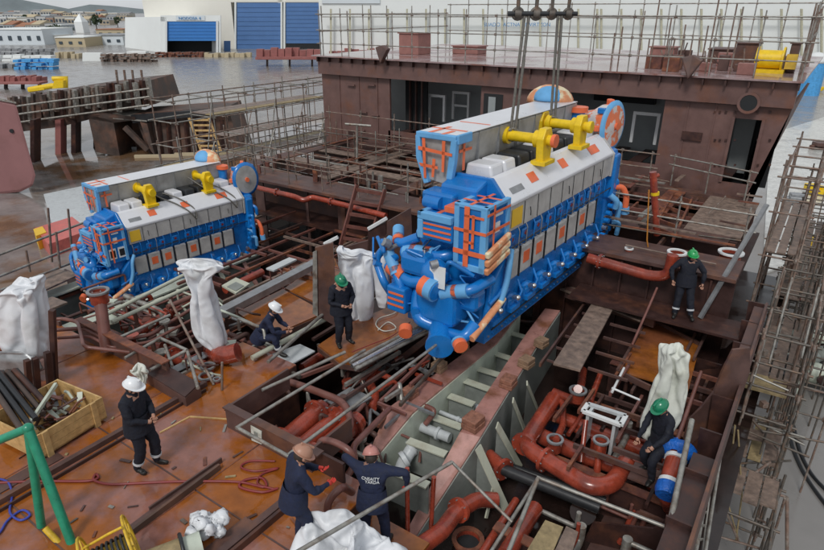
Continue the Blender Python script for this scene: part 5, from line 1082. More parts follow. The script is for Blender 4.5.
    if wrap:
        for k in range(3): m = MB(); m.box((X1+.1,Y0+.42,zz(.36-.14*k)), (.1,.95,.14), rot=M4.Rotation(R_(12),3,'X')); P('foam_block', m, mat('orange_wrapped_foam', (.72,.3,.14), .55, col2=(.7,.6,.4), mask=(.5,.6), mscale=3) if 'orange_wrapped_foam' not in MATS else MATS['orange_wrapped_foam'], cab, bevel=.03)
    else:
        for k in range(2): m = MB(); m.bb((X1+.001,Y0+.15+k*.4,zz(.12)), (X1+.02,Y0+.45+k*.4,zz(.42))); g_ = P('gauge_panel', m, WHITE, cab); m = MB(); m.bb((X1+.021,Y0+.19+k*.4,zz(.17)), (X1+.026,Y0+.41+k*.4,zz(.37))); P('gauge_glass', m, BLACK, g_)
    # second lower box at left of the cabinet
    m = MB(); m.bb((-1.45,1.55,2.28), (-.66,2.4,2.8)); b2 = P('filter_box', m, BLUE, bevel=.04)
    for a, b in (((-1.5,1.5,2.7),(-.66,1.66,2.86)), ((-1.5,1.5,2.28),(-1.36,1.66,2.7)), ((-1.5,1.5,2.76),(-1.38,2.4,2.86))): m = MB(); m.bb(a, b); P('foam_edge', m, FOAM, b2, bevel=.02)
    for k in range(3): m = MB(); m.bb((-1.48,1.53,2.36+k*.12), (-.68,1.545,2.4+k*.12)); P('tape_strip', m, TAPE, b2)
    m = MB(); m.bb((-1.2,1.6,2.802), (-1.1,2.3,2.81)); P('tape_strip', m, TAPE, b2)
    m = MB(); m.bb((-1.75,2.0,2.78), (-.95,2.5,3.15)); P('charge_air_cooler', m, BLUE, bevel=.06)
    m = MB(); m.cyl((-1.6,1.95,2.95), (-1.2,1.95,2.95), .14, 14); P('cooler_flange', m, BLUE)
    m = MB(); m.bb((-.92,1.7,2.8), (-.66,2.4,3.0)); P('junction_box', m, BLUE, bevel=.03)
    m = MB(); m.bb((-.94,1.67,2.9), (-.64,2.4,3.03)); P('tape_strip', m, TAPE, bevel=.01)
    # front pipe cluster
    SH = V((0,1.12,-.06))
    def P(name, mb, mt, parent=None, bevel=0, P0=P):
        mb.v = [v+SH for v in mb.v]; return P0(name, mb, mt, parent, bevel)
    def seg(pts, r, mt=BLUE, wr=(), name='front_pipe', bend=.15):
        r *= .88; m = MB(); m.pipe([V(p) for p in pts], r, bend, 12); o = P(name, m, mt)
        for u0, u1, mt2 in wr:
            a, b = V(pts[0]), V(pts[1]); m = MB(); m.cyl(lerp(a,b,u0), lerp(a,b,u1), r*1.25, 12); P('foam_sleeve' if mt2 is FOAM else 'tape_wrap', m, mt2, o)
        return o
    seg([(-2.0,.55,1.85),(-1.0,.7,1.9),(-.7,1.2,2.1)], .17, wr=((.05,.75,FOAM),(.2,.32,TAPE),(.55,.68,TAPE)))
    seg([(-2.5,.5,2.0),(-1.8,.2,1.2),(-1.75,.3,.8)], .12, wr=((0,.75,FOAM),(.1,.25,TAPE),(.6,.7,TAPE)))
    seg([(-2.3,.4,1.5),(-1.6,.3,1.3),(-1.1,.3,1.45),(-.8,.6,1.6)], .16, wr=((.1,.7,TAPE),))
    seg([(-1.15,.1,1.45),(-.75,.05,1.4)], .22, wr=((0.1,.5,TAPE),(.5,.95,FOAM)))
    seg([(-2.6,.9,1.9),(-2.6,.3,1.6),(-2.2,.1,1.2),(-2.2,.3,.9)], .1, wr=((0,.4,FOAM),))
    seg([(-.75,.25,1.3),(-.1,.35,1.5),(.05,.9,1.6)], .14, wr=((0,.9,FOAM),(.4,.55,TAPE)))
    seg([(-1.7,.8,2.3),(-1.1,.5,2.45),(-.9,.9,2.5)], .13, wr=((.1,.6,FOAM),(.3,.4,TAPE)))
    seg([(-2.4,.9,2.2),(-2.1,.5,2.0),(-1.7,.7,2.2)], .12, wr=((0,.6,FOAM),(.5,.8,TAPE)))
    seg([(.1,.1,.55),(.12,1.35,1.0)], .09, mt=MATS.get('orange_wrapped_foam') or TAPE, name='tape_wrapped_bar')
    for c, s_ in (((-1.5,.5,1.75),(.7,.6,.5)), ((-.9,.5,1.0),(1.0,.7,.9)), ((-1.9,.6,1.05),(.6,.6,.9)), ((-.3,.7,1.15),(.5,.5,.5))): m = MB(); m.box(c, s_); P('front_casting', m, BLUE, bevel=.12)
    m = MB(); m.dome((-1.0,.35,1.65), .32,.3,.32, full=True, n=16, m=5); P('pump_volute', m, BLUE)
    for k in range(8): a = V((rnd.uniform(-2.5,-.2), rnd.uniform(.1,.6), rnd.uniform(.7,2.3))); m = MB(); m.cyl(a, a+V((rnd.uniform(-.1,.1),-.12,rnd.uniform(-.05,.1))), rnd.uniform(.05,.1), 10); P('pipe_cap', m, rnd.choice([BLUE, BLUE, FOAM, STEEL]))
    for k in range(12): a = V((rnd.uniform(-2.5,-.2), rnd.uniform(.15,.6), rnd.uniform(.6,2.4))); m = MB(); m.pipe([a, a+V((rnd.uniform(-.4,.4),-.1,rnd.uniform(-.3,.3))), a+V((rnd.uniform(-.6,.6),.2,rnd.uniform(-.4,.4)))], rnd.uniform(.02,.05), .08, 7); P('oil_pipe', m, rnd.choice([BLUE, BLUE, BLUE, STEEL]))
    for k in range(3): m = MB(); m.bb((-2.05+k*.02,.02,.75+k*.14), (-1.6,.03,.80+k*.14)); P('tape_strip', m, TAPE)
    m = MB(); m.box((-1.83,.2,.9), (.5,.32,.6)); P('valve_block', m, BLUE, bevel=.04)
    # lube pump at the bottom near end
    SH = V((-.15,1.2,.28))
    m = MB(); m.cyl((-.75,.4,.1), (-.35,-.25,.0), .26, 18); pm = P('oil_pump', m, BLUE); m = MB(); m.cyl((-.345,-.26,.0), (-.31,-.32,-.01), .3, 18); P('pump_flange', m, BLUE, pm)
    m = MB(); m.pipe([(-.75,.2,.1),(-1.2,.1,.2),(-1.3,.3,.7),(-1.3,.6,1.0)], .16, .25, 12); P('suction_pipe', m, BLUE, pm)
    m = MB(); m.pipe([(-.35,.1,.1),(.1,-.0,.2),(.15,.3,.4)], .13, .15, 12); P('suction_pipe', m, BLUE, pm)
    m = MB(); m.cyl((.06,-.14,.12), (.16,-.22,.1), .15, 14); P('tape_wrap', m, TAPE, pm); m = MB(); m.cyl((.02,-.1,.13), (.06,-.14,.12), .16, 14); P('foam_sleeve', m, FOAM, pm)
    m = MB(); m.cyl((-1.35,-.1,.0), (-1.25,-.25,-.05), .15, 14); P('tape_wrap', m, TAPE, pm)
    if wrap: m = MB(); m.prism([V((-.82,.02,1.12)), V((-.42,.0,1.15)), V((-.42,.02,1.62)), V((-.82,.04,1.6))], (0,-.01,0)); P('paper_sheet', m, WHITE)
    P = lambda name, mb, mt, parent=None, bevel=0: obj(name, mb, mt, parent or t, bevel, local=True)
    for k in range(34):
        y_ = 2.1+k*.2; m = MB(); m.cyl((-.005,y_,.12), (.025,y_,.12), .028, 6); P('base_bolt', m, BLUE if k % 3 else STEEL)
    for z_ in (.25, 1.95): m = MB(); m.tube([(.03,2.2,z_), (.02,5,z_+.02), (.03,8.9,z_)], .018, 6); P('cable', m, BLACK)
    for k in range(16): y_ = 2.8+k*.37; m = MB(); m.tube(fillet([(-.08,y_,1.83), (.03,y_+.02,1.86), (.04,y_+.03,2.25), (-.02,y_+.03,2.36)], .04), .014, 5); P('fuel_line', m, rnd.choice([BLUE, STEEL, BLUE]))
    for k in range(14): a = V((rnd.uniform(-1.9,-.3), rnd.uniform(1.5,1.95), rnd.uniform(.3,2.2))); m = MB(); m.tube(fillet([a, a+V((rnd.uniform(-.3,.3),-.1,rnd.uniform(-.3,.3))), a+V((rnd.uniform(-.5,.5),.05,rnd.uniform(-.5,.3)))], .06), rnd.uniform(.012,.03), 6); P('cable', m, rnd.choice([BLACK, STEEL, BLUE, FOAM]))
    # far end: turbochargers, dome, blue castings
    m = MB(); m.bb((-2.3,8.95,.5), (-.05,9.5,3.0)); P('rear_housing', m, BLUE, bevel=.12)
    m = MB(); m.bb((-.3,8.9,1.6), (.1,9.3,2.9)); P('rear_bracket', m, BLUE, bevel=.06)
    wrapm = MATS.get('turbo_wrap') or mat('turbo_wrap', (.62,.6,.58), .4, col2=(.78,.2,.08), mask=(.48,.52), mscale=2.6, var=.12)
    def turbo(c, ax):
        c = V(c); ax = V(ax).normalized(); m = MB(); m.tube([c-ax*.75, c-ax*.45, c-ax*.2, c+ax*.1], [.36,.42,.58,.64], 20); tb = P('turbocharger', m, wrapm)
        m = MB(); m.tube([c+ax*.1, c+ax*.16, c+ax*.2], [.7,.72,.58], 24); P('turbo_ring', m, BLUE if not wrap else FOAM, tb)
        m = MB(); m.tube([c+ax*.2, c+ax*.24], [.58,.12], 24); P('silencer_face', m, wrapm if wrap else INSUL, tb)
        for k in range(8):
            a_ = k*math.pi/4; u = ax.orthogonal().normalized(); w_ = ax.cross(u); q = c+(u*math.cos(a_)+w_*math.sin(a_))*.66; m = MB(); m.box(q+ax*.0, (.16,.22,.16), rz=a_); P('tape_wrap', m, TAPE if k % 2 else BLUE, tb, bevel=.03)
        m = MB(); m.tube([c+ax*.24, c+ax*.3], [.1,.1], 10); P('tape_wrap', m, TAPE, tb)
    turbo((-.45,9.4,3.6), (1,-.12,.02))
    m = MB(); m.cyl((-1.15,8.8,3.4), (-1.15,8.8,4.0), .2, 14); P('outlet_pipe', m, BLUE); m = MB(); m.cyl((-1.15,8.8,4.0), (-1.15,8.8,4.14), .27, 14); P('tape_wrap', m, TAPE)
    m = MB(); m.dome((-2.0,8.7,4.2), .7, .55, .5, n=16); dm = P('wrapped_dome', m, MATS.get('orange_wrapped_foam') or TAPE); m = MB(); m.dome((-1.95,8.5,4.3), .45, .45, .38, n=14); P('foam_patch', m, FOAM, dm)
    for k in range(9):
        a = V((rnd.uniform(-.4,.1), rnd.uniform(8.9,9.4), rnd.uniform(.5,2.6))); m = MB(); m.pipe([a, a+V((.2,.1,rnd.uniform(-.2,.2))), a+V((.15,.15,-.4))], rnd.uniform(.04,.1), .1, 8); P('rear_pipe', m, rnd.choice([BLUE, BLUE, FOAM]))
    m = MB(); m.pipe([(.0,9.2,1.9),(.25,9.35,1.9),(.38,9.4,1.6),(.38,9.4,1.3)], .09, .12, 10); P('tape_wrapped_pipe', m, TAPE); m = MB(); m.cyl((.38,9.4,1.3), (.4,9.42,1.1), .12, 12); P('foam_sleeve', m, FOAM)
    for k in range(5): m = MB(); z_ = .6+k*.2; m.cyl((.02,8.6+k*.09,z_), (.16,8.58+k*.09,z_), .07, 10); P('bright_knob', m, CHROME if k == 1 else BLUE)
    return t
if 'orange_wrapped_foam' not in MATS: mat('orange_wrapped_foam', (.72,.3,.14), .55, col2=(.7,.6,.4), mask=(.5,.6), mscale=3)
def lifting(label, eng, c, L=1.05):
    """yellow lifting beam: two end plates joined by a round bar, in the engine's frame"""
    M = WM[eng.name]; loc = M@V(c); t = thing('lifting_beam', label, 'lifting gear', tuple(loc), eng.rotation_euler.z, scale=tuple(eng.scale), group='yellow lifting beams on the engines')
    def P(n, m, mt, par=None, bevel=0): return obj(n, m, mt, par or t, bevel, local=True)
    for s in (-1, 1):
        x_ = s*L/2; m = MB(); m.prism([V((x_-.09,-.2,-.5)), V((x_-.09,.2,-.5)), V((x_-.09,.26,.05)), V((x_-.09,.14,.27)), V((x_-.09,-.14,.27)), V((x_-.09,-.26,.05))], (.18,0,0)); P('end_plate', m, YEL, bevel=.02)
        m = MB(); m.box((x_,0,-.5), (.36,.56,.1)); P('foot', m, YEL, bevel=.01)
    m = MB(); m.cyl((-L/2-.2,0,0), (L/2+.26,0,0), .12, 14); P('bar', m, YEL)
    for x_ in (-L/2+.2, L/2-.16): m = MB(); m.cyl((x_-.06,0,0), (x_+.06,0,0), .2, 16); P('collar', m, YEL)
    m = MB(); m.cyl((L/2+.2,0,0), (L/2+.29,0,0), .15, 12); P('end_cap', m, TAPE if L > 1.1 else YEL)
    return t
ER = make_engine('big blue marine engine with silver hood hanging from crane slings over its foundation', (-5.2,8.32,.32), R_(-2.3))
c = X(122,227,-16.0); EL_ = make_engine('blue marine engine already standing in the ship at left, behind the white covers', (-16.0, c.y-1.75, -1.08), R_(-5.5), (.85,.65,.8), wrap=False)
l1 = lifting('nearer yellow lifting beam with orange end cap on the hanging engine', ER, (-.85,4.75,3.95), 1.15)
l2 = lifting('farther yellow lifting beam on the hanging engine', ER, (-.75,6.75,3.98), 1.05)
l3 = lifting('left yellow lifting beam on top of the left engine', EL_, (-.95,4.3,3.95)); l4 = lifting('right yellow lifting beam on top of the left engine, near its turbocharger', EL_, (-.95,7.3,3.95))
# slings and shackles
def sling(label, eng, c, top):
    b = WM[eng.name]@V(c); tp = D(*top, b); t = thing('wire_sling', label, 'sling', tuple(tp), group='wire slings of the hanging engine')
    for s in (-.06,.06):
        m = MB(); p = tp+RT*s*.8; q = b+RT*s*.9; m.tube([p, lerp(p,q,.5), q], .035, 8); obj('wire', m, ROPE, t)
    m = MB(); m.ring(b, FW, .14, .035, 14, 6); obj('eye', m, ROPE, t); return tp
t1 = sling('left wire sling pair rising from the nearer yellow lifting beam', ER, (-1.1,4.75,3.98), (527,14)); t2 = sling('right wire sling pair rising from the farther yellow lifting beam', ER, (-1.0,6.75,4.0), (560,14))
def shackle(label, p):
    t = thing('shackle', label, 'shackle', tuple(p), group='shackles at the top of the slings')
    for s in (-1, 1):
        m = MB(); c = p+RT*s*.2; m.tube([c-RT*.07, c+RT*.07], .1, 12); obj('sheave', m, DTUBE, t)
        m = MB(); m.tube(fillet([c+UP*2.2+RT*s*.02, c+UP*.15, c-UP*.02], .1), .045, 8); obj('link', m, DTUBE, t)
        m = MB(); m.ring(c, FW, .11, .035, 14, 6); obj('bow', m, DTUBE, t)
    m = MB(); m.cyl(p-RT*.42, p+RT*.42, .055, 10); obj('pin', m, BLACK, t)
shackle('left pair of crane shackles at the top edge of the picture', t1); shackle('right pair of crane shackles at the top edge of the picture', t2)
# slack sling loops on the left engine hood
for i, (y_, lb) in enumerate(((5.6,'left slack wire loop lying on the left engine hood'), (7.9,'right slack wire loop lying on the left engine hood'))):
    M = WM[EL_.name]; P = [M@V(q) for q in ((-.95,y_-1.2,4.0),(-.5,y_-.8,3.6),(-.3,y_-.3,3.38),(.05,y_+.2,3.0),(.08,y_+.5,2.55),(.0,y_+.55,3.02),(-.35,y_+.1,3.45),(-.7,y_-.5,3.7))]
    m = MB(); m.tube(fillet(P, .25), .022, 6); tag(obj('wire_sling', m, ROPE, loc=tuple(P[0])), lb, 'sling')
# ------------------------------------------------------------------ people
rnd = random.Random(31)
def skin_mesh(nodes, edges, root, sub=2):
    """nodes: name -> (pos, radius); grows one continuous surface"""
    names = list(nodes); me = bpy.data.meshes.new('sk'); me.from_pydata([nodes[n][0] for n in names], [(names.index(a), names.index(b)) for a, b in edges], []); o = bpy.data.objects.new('sk', me); COL.objects.link(o)
    md = o.modifiers.new('s', 'SKIN'); md.use_smooth_shade = True
    for i, n in enumerate(names):
        r = nodes[n][1]; r = r if isinstance(r, tuple) else (r, r); me.skin_vertices[0].data[i].radius = r; me.skin_vertices[0].data[i].use_root = (n == root)
    s = o.modifiers.new('u', 'SUBSURF'); s.levels = sub; s.render_levels = sub
    bpy.context.view_layer.update(); ev = o.evaluated_get(bpy.context.evaluated_depsgraph_get()); out = bpy.data.meshes.new_from_object(ev); bpy.data.objects.remove(o); return out
def limb2(a, b, l1, l2, hint):
    """two-bone joint position between a and b bending towards hint"""
    a, b, hint = V(a), V(b), V(hint); d = b-a; L = min(d.length, (l1+l2)*.999); u = d.normalized(); b = a+u*L; x = (l1*l1-l2*l2+L*L)/(2*L); h = math.sqrt(max(0, l1*l1-x*x)); n = hint-u*hint.dot(u); n = n.normalized() if n.length > 1e-4 else u.orthogonal(); return a+u*x+n*h, b
def person(label, base, heading, helmet, cloth, pose, back_text=False, gloves=None, hair=True, bulky=1.0):
    """base: ground point below the pelvis; local +y = facing. pose keys: pelvis, chest, head, look, feet, hands, knees, elbows"""
    t = thing('person', label, 'person', tuple(base), heading); p = pose
    pel = V(p.get('pelvis', (0,0,.97))); che = V(p.get('chest', (0,.02,1.36))); hd = V(p.get('head', (0,.05,1.62))); look = V(p.get('look', (0,1,-.15))).normalized()
    axis = (che-pel).normalized(); rt = V(p.get('right', (1,0,0))); fw = axis.cross(rt)*-1
    nk = che+axis*.14+(hd-che).normalized()*.02; B = bulky
    N = {'pel': (pel, (.165*B,.135*B)), 'belly': (lerp(pel,che,.5), (.155*B,.125*B)), 'che': (che, (.19*B,.14*B)), 'nk': (nk, .065), 'hd0': (lerp(nk,hd,.55)+look*.01, .075), 'hd1': (hd, (.082,.092)), 'hd2': (hd+UP*.07, .07), 'nose': (hd+look*.105-UP*.015, .017), 'jaw': (hd+look*.055-UP*.07, .04)}
    E = [('pel','belly'),('belly','che'),('che','nk'),('nk','hd0'),('hd0','hd1'),('hd1','hd2'),('hd1','nose'),('hd0','jaw')]
    feet = p.get('feet', ((-.13,.02,.09),(.14,.0,.09))); hands = p.get('hands', ((-.2,.22,1.0),(.2,.22,1.0)))
    tips = []
    for i, s in enumerate((-1, 1)):
        hip = pel+rt*s*.1-axis*.06; kn, an = limb2(hip, feet[i], .43, .42, p.get('knees', ((0,1,0),(0,1,0)))[i])
        tdir = V(p.get('toes', ((s*.25,1,0),(s*.25,1,0)))[i]).normalized()
        N.update({f'hip{i}': (hip, .115*B), f'kn{i}': (kn, .078*B), f'cf{i}': (lerp(kn,an,.4), .076*B), f'an{i}': (an, .056*B), f'ft{i}': (an+tdir*.05-UP*.035, .05), f'to{i}': (an+tdir*.2-UP*.052, .04)})
        E += [('pel',f'hip{i}'),(f'hip{i}',f'kn{i}'),(f'kn{i}',f'cf{i}'),(f'cf{i}',f'an{i}'),(f'an{i}',f'ft{i}'),(f'ft{i}',f'to{i}')]
        sh = che+rt*s*.2+axis*.06; el, wr = limb2(sh, hands[i], .3, .27, p.get('elbows', ((-.7,-.6,-.4),(.7,-.6,-.4)))[i])
        N.update({f'sh{i}': (sh, .078*B), f'ua{i}': (lerp(sh,el,.5), .064*B), f'el{i}': (el, .056*B), f'fa{i}': (lerp(el,wr,.5), .05*B), f'wr{i}': (wr, .033), f'ha{i}': (wr+(wr-el).normalized()*.07, (.042,.022))})
        E += [('che',f'sh{i}'),(f'sh{i}',f'ua{i}'),(f'ua{i}',f'el{i}'),(f'el{i}',f'fa{i}'),(f'fa{i}',f'wr{i}'),(f'wr{i}',f'ha{i}')]; tips.append((wr, (wr-el).normalized(), s))
    me = skin_mesh(N, E, 'pel')
    # separate curled fingers and thumb, welded into the body mesh
    bm = bmesh.new(); bm.from_mesh(me); nb = len(bm.verts); fm = MB()
    for wr, dr, s in tips:
        side = dr.cross(UP); side = side.normalized() if side.length > .1 else rt; dn = dr.cross(side)*-1
        for k in range(4):
            o_ = wr+dr*.075+side*(-.03+.02*k); L_ = [.062,.075,.07,.055][k]; fm.tube([o_, o_+dr*L_*.5+dn*.006, o_+dr*L_*.85+dn*.03], [.0105,.0095,.008], 6)
        o_ = wr+dr*.035-side*s*.03; fm.tube([o_, o_-side*s*.028+dr*.02, o_-side*s*.03+dr*.05], [.012,.011,.009], 6)
    vs = [bm.verts.new(v) for v in fm.v]
    for f in fm.f:
        try: q = bm.faces.new([vs[i] for i in f]); q.smooth = True
        except ValueError: pass
    for v in list(bm.verts)[:nb]:
        if v.co.z < hd.z-.2:
            w_ = NZ.noise(v.co*9+V(base)); v.co += v.normal*(.5-abs(w_)*2.4)*.014
    bm.to_mesh(me); bm.free()
    me.materials.clear(); gm = gloves or SKIN
    for m_ in (cloth, SKIN, BOOT, gm): me.materials.append(m_)
    segs = [(N[a][0], N[b][0], 1 if (b in ('hd0','hd1','hd2','nose','jaw')) else 2 if b[:2] in ('ft','to') else 3 if b[:2] == 'ha' else 0) for a, b in E]
    for poly in me.polygons:
        c = poly.center; best = None
        if poly.vertices[0] >= nb: poly.material_index = 3; continue
        for a, b, k in segs:
            d_ = b-a; u = max(0, min(1, (c-a).dot(d_)/d_.length_squared)); q = (c-(a+d_*u)).length
            if best is None or q < best[0]: best = (q, k)
        poly.material_index = best[1]
    body = bpy.data.objects.new('body', me); COL.objects.link(body); body.parent = t; WM[body.name] = WM[t.name]
    rot = look.to_track_quat('Y', 'Z').to_matrix(); P = lambda n, m, mt, par=None, bevel=0: obj(n, m, mt, par or t, bevel, local=True)
    for s in (-1,1): m = MB(); m.dome(hd+rot@V((s*.034,.085,.005)), .012,.008,.009, full=True, n=8, m=3); P('eye', m, BLACK)
    for s in (-1,1): m = MB(); m.dome(hd+rot@V((s*.088,.0,-.01)), .014,.024,.034, full=True, n=8, m=3); P('ear', m, SKIN)
    m = MB(); m.box(hd+rot@V((0,.089,-.055)), (.045,.012,.01)); P('mouth', m, HPINK)
    if hair: m = MB(); m.dome(hd+rot@V((0,-.02,-.01)), .092,.098,.1, rot=rot, full=True, n=14, m=5); m.v = [v if (v-hd).dot(rot@V((0,1,0))) < .045 else v-(rot@V((0,1,0)))*((v-hd).dot(rot@V((0,1,0)))-.045) for v in m.v]; P('hair', m, HAIR)
    # helmet
    m = MB(); hc = hd+UP*.035; m.dome(hc, .122,.145,.135, rot=rot, n=20, m=7); hm = P('helmet', m, helmet)
    m = MB(); q = [hc+rot@V((.13*math.cos(a), .155*math.sin(a)+(.045 if math.sin(a) > .3 else 0), 0)) for a in [2*math.pi*k/20 for k in range(20)]]; m.prism(q, rot@V((0,0,.014))); P('brim', m, helmet, hm)
    m = MB(); m.box(hc+rot@V((0,0,.13)), (.03,.2,.02), rot=rot); P('helmet_ridge', m, helmet, hm)
    # collar, hem, reflective bands
    m = MB(); m.tube([nk-axis*.05, nk+(hd-nk).normalized()*.045], [.1,.078], 12, cap=False); P('collar', m, cloth)
    m = MB(); ang = fw; n_ = 16; a0 = pel-axis*.12
    rg = [[a0+axis*z_+rt*(rx*math.cos(2*math.pi*k/n_))+fw*(ry*math.sin(2*math.pi*k/n_)) for k in range(n_)] for z_, rx, ry in ((-.05,.215*B,.175*B),(.1,.205*B,.165*B),(.28,.18*B,.145*B))]
    m.add([v for r in rg for v in r], [(i*n_+k, i*n_+(k+1)%n_, (i+1)*n_+(k+1)%n_, (i+1)*n_+k) for i in range(2) for k in range(n_)], True); P('jacket_hem', m, cloth)
    if p.get('bands'):
        for i in range(2): a, b = N[f'cf{i}'][0], N[f'an{i}'][0]; c = lerp(a, b, .45); e = (b-a).normalized(); m = MB(); m.cyl(c-e*.02, c+e*.02, .074*B, 12); P('reflective_band', m, REFL)
    if back_text:
        cu = bpy.data.curves.new('txt', 'FONT'); cu.body = back_text; cu.align_x = 'CENTER'; cu.size = .065; cu.extrude = .002; cu.space_line = .8; o = bpy.data.objects.new('txt', cu); COL.objects.link(o); bpy.context.view_layer.update(); tm = bpy.data.meshes.new_from_object(o); bpy.data.objects.remove(o)
        for v in tm.vertices: x, y, z = v.co; cur = -.02*(x/.15)**2; v.co = che+rt*x*1.0-fw*-(.0)+axis*(y+.02)+(-1*fw)*0; v.co = v.co + V((0,-1,0))*(.158*B+z+cur)
        tm.materials.clear(); tm.materials.append(WHITE); q = bpy.data.objects.new('back_print', tm); COL.objects.link(q); q.parent = t
    return t
HV = lambda v: math.atan2(v.y, v.x)-math.pi/2     # heading that turns local +y to v
def under(px, py, z_top, h):                      # ground point below a head top seen at (px,py)
    q = Z(px, py, z_top); return V((q.x, q.y, z_top-h))
stand = dict(bands=True)
b = Z(148,468,0)
person('man in white helmet and black jacket standing alone on the wet red deck', b, HV(RT*.95-FW*.2), HWHITE, CLOTH, dict(bands=True, pelvis=(0,0,.97), chest=(0,.0,1.36), head=(0,.06,1.62), look=(-.1,1,-.35), feet=((-.12,.1,.09),(.12,-.1,.09)), hands=((-.06,.27,1.08),(.08,.26,1.05)), elbows=((-.8,-.6,-.4),(.8,-.6,-.4))), bulky=1.22)
b = Z(343,343,-.02)
person('man in dark green helmet standing with arms close, facing down, before the white sheeting', b, HV(-FW*.8+RT*.55), HGREEN, CLOTH, dict(bands=False, head=(.02,.09,1.59), look=(0,1,-.5), feet=((-.13,.03,.09),(.14,.05,.09)), hands=((-.12,.24,1.05),(.1,.24,1.08))), bulky=1.25)
b = Z(268,352,-.05)
person('man in white helmet crouching over the frames beside the wrinkled cover', b, HV(RT*.9-FW*.1), HWHITE, CLOTHB, dict(bands=True, pelvis=(0,-.12,.45), chest=(0,.12,.86), head=(.0,.26,1.1), look=(0,1,-.7), feet=((-.14,.12,.09),(.14,.32,.09)), hands=((-.1,.5,.62),(.1,.5,.6)), knees=((-.3,1,.6),(.3,1,.6))), bulky=1.05)
b = under(693,247,1.66,1.78); b.z = -.12
person('man in bright green helmet leaning back against the aft deck edge at right', b+V((.05,-.2,0)), HV(-FW*.9-RT*.25), HLIME, CLOTH, dict(bands=True, pelvis=(0,-.1,.97), chest=(0,-.12,1.35), head=(-.02,-.06,1.6), look=(-.15,1,-.15), feet=((-.2,.2,.09),(.16,.12,.09)), hands=((-.36,.02,.92),(.34,.05,.95)), elbows=((-1,-.1,0),(1,-.1,0))), bulky=1.2)
b = under(667,397,.9,1.72); b.z = -.82
person('man in green helmet beside the cream tarpaulin over the blue wrapped pipe', b, HV(-RT*.85-FW*.45), HGREEN, CLOTH, dict(bands=False, pelvis=(0,-.08,.85), chest=(0,.0,1.27), head=(.0,.12,1.54), look=(.1,1,-.8), feet=((-.14,.15,.09),(.14,-.05,.09)), hands=((-.18,.35,.9),(.15,.35,.85)), knees=((0,1,.2),(0,1,.2))), bulky=1.1)
b = under(291,447,1.76,1.76)
person('worker in tan striped helmet and blue boiler suit with red gloves at the coaming box', b, HV(RT*.8+FW*.35), HTAN, CLOTHB, dict(bands=False, pelvis=(0,-.02,.97), chest=(0,.05,1.36), head=(0,.14,1.58), look=(0,1,-.8), feet=((-.12,.0,.09),(.12,.06,.09)), hands=((-.12,.38,1.18),(.14,.42,1.1))), gloves=GLOVE, bulky=1.15)
b = under(371,454,1.15,1.76)
person('worker in faded pink helmet seen from behind with white lettering on his back', b, HV(FW*.95+RT*.12), HPINK, CLOTHB, dict(bands=False, pelvis=(0,-.02,.97), chest=(0,.06,1.36), head=(-.03,.14,1.6), look=(-.2,1,-.7), feet=((-.16,.0,.09),(.2,.0,.09)), hands=((-.5,.42,1.28),(.5,.1,1.15)), elbows=((-.5,0,.5),(1,.0,-.2))), back_text='CNSAITY\n   YARDA', gloves=GLOVE, bulky=1.15)
# stripes on the tan helmet's owner and small stands for the two
m = MB(); m.prism([V((b.x-.6,b.y-.8,b.z)), V((b.x+.7,b.y-.8,b.z)), V((b.x+.7,b.y+.5,b.z)), V((b.x-.6,b.y+.5,b.z))], (0,0,-.05)); part('foot_plate', m, RUSTDECK)
m = MB(); q = under(664,397,.9,1.72); m.bb((q.x-.3,q.y-.25,-.87), (q.x+.3,q.y+.25,-.83)); part('foot_plate', m, PRIM)
m = MB(); q = under(693,247,1.66,1.78); m.bb((-4.8,14.5,-.18), (-.6,15.5,-.12)); part('foot_plate', m, DARKP)
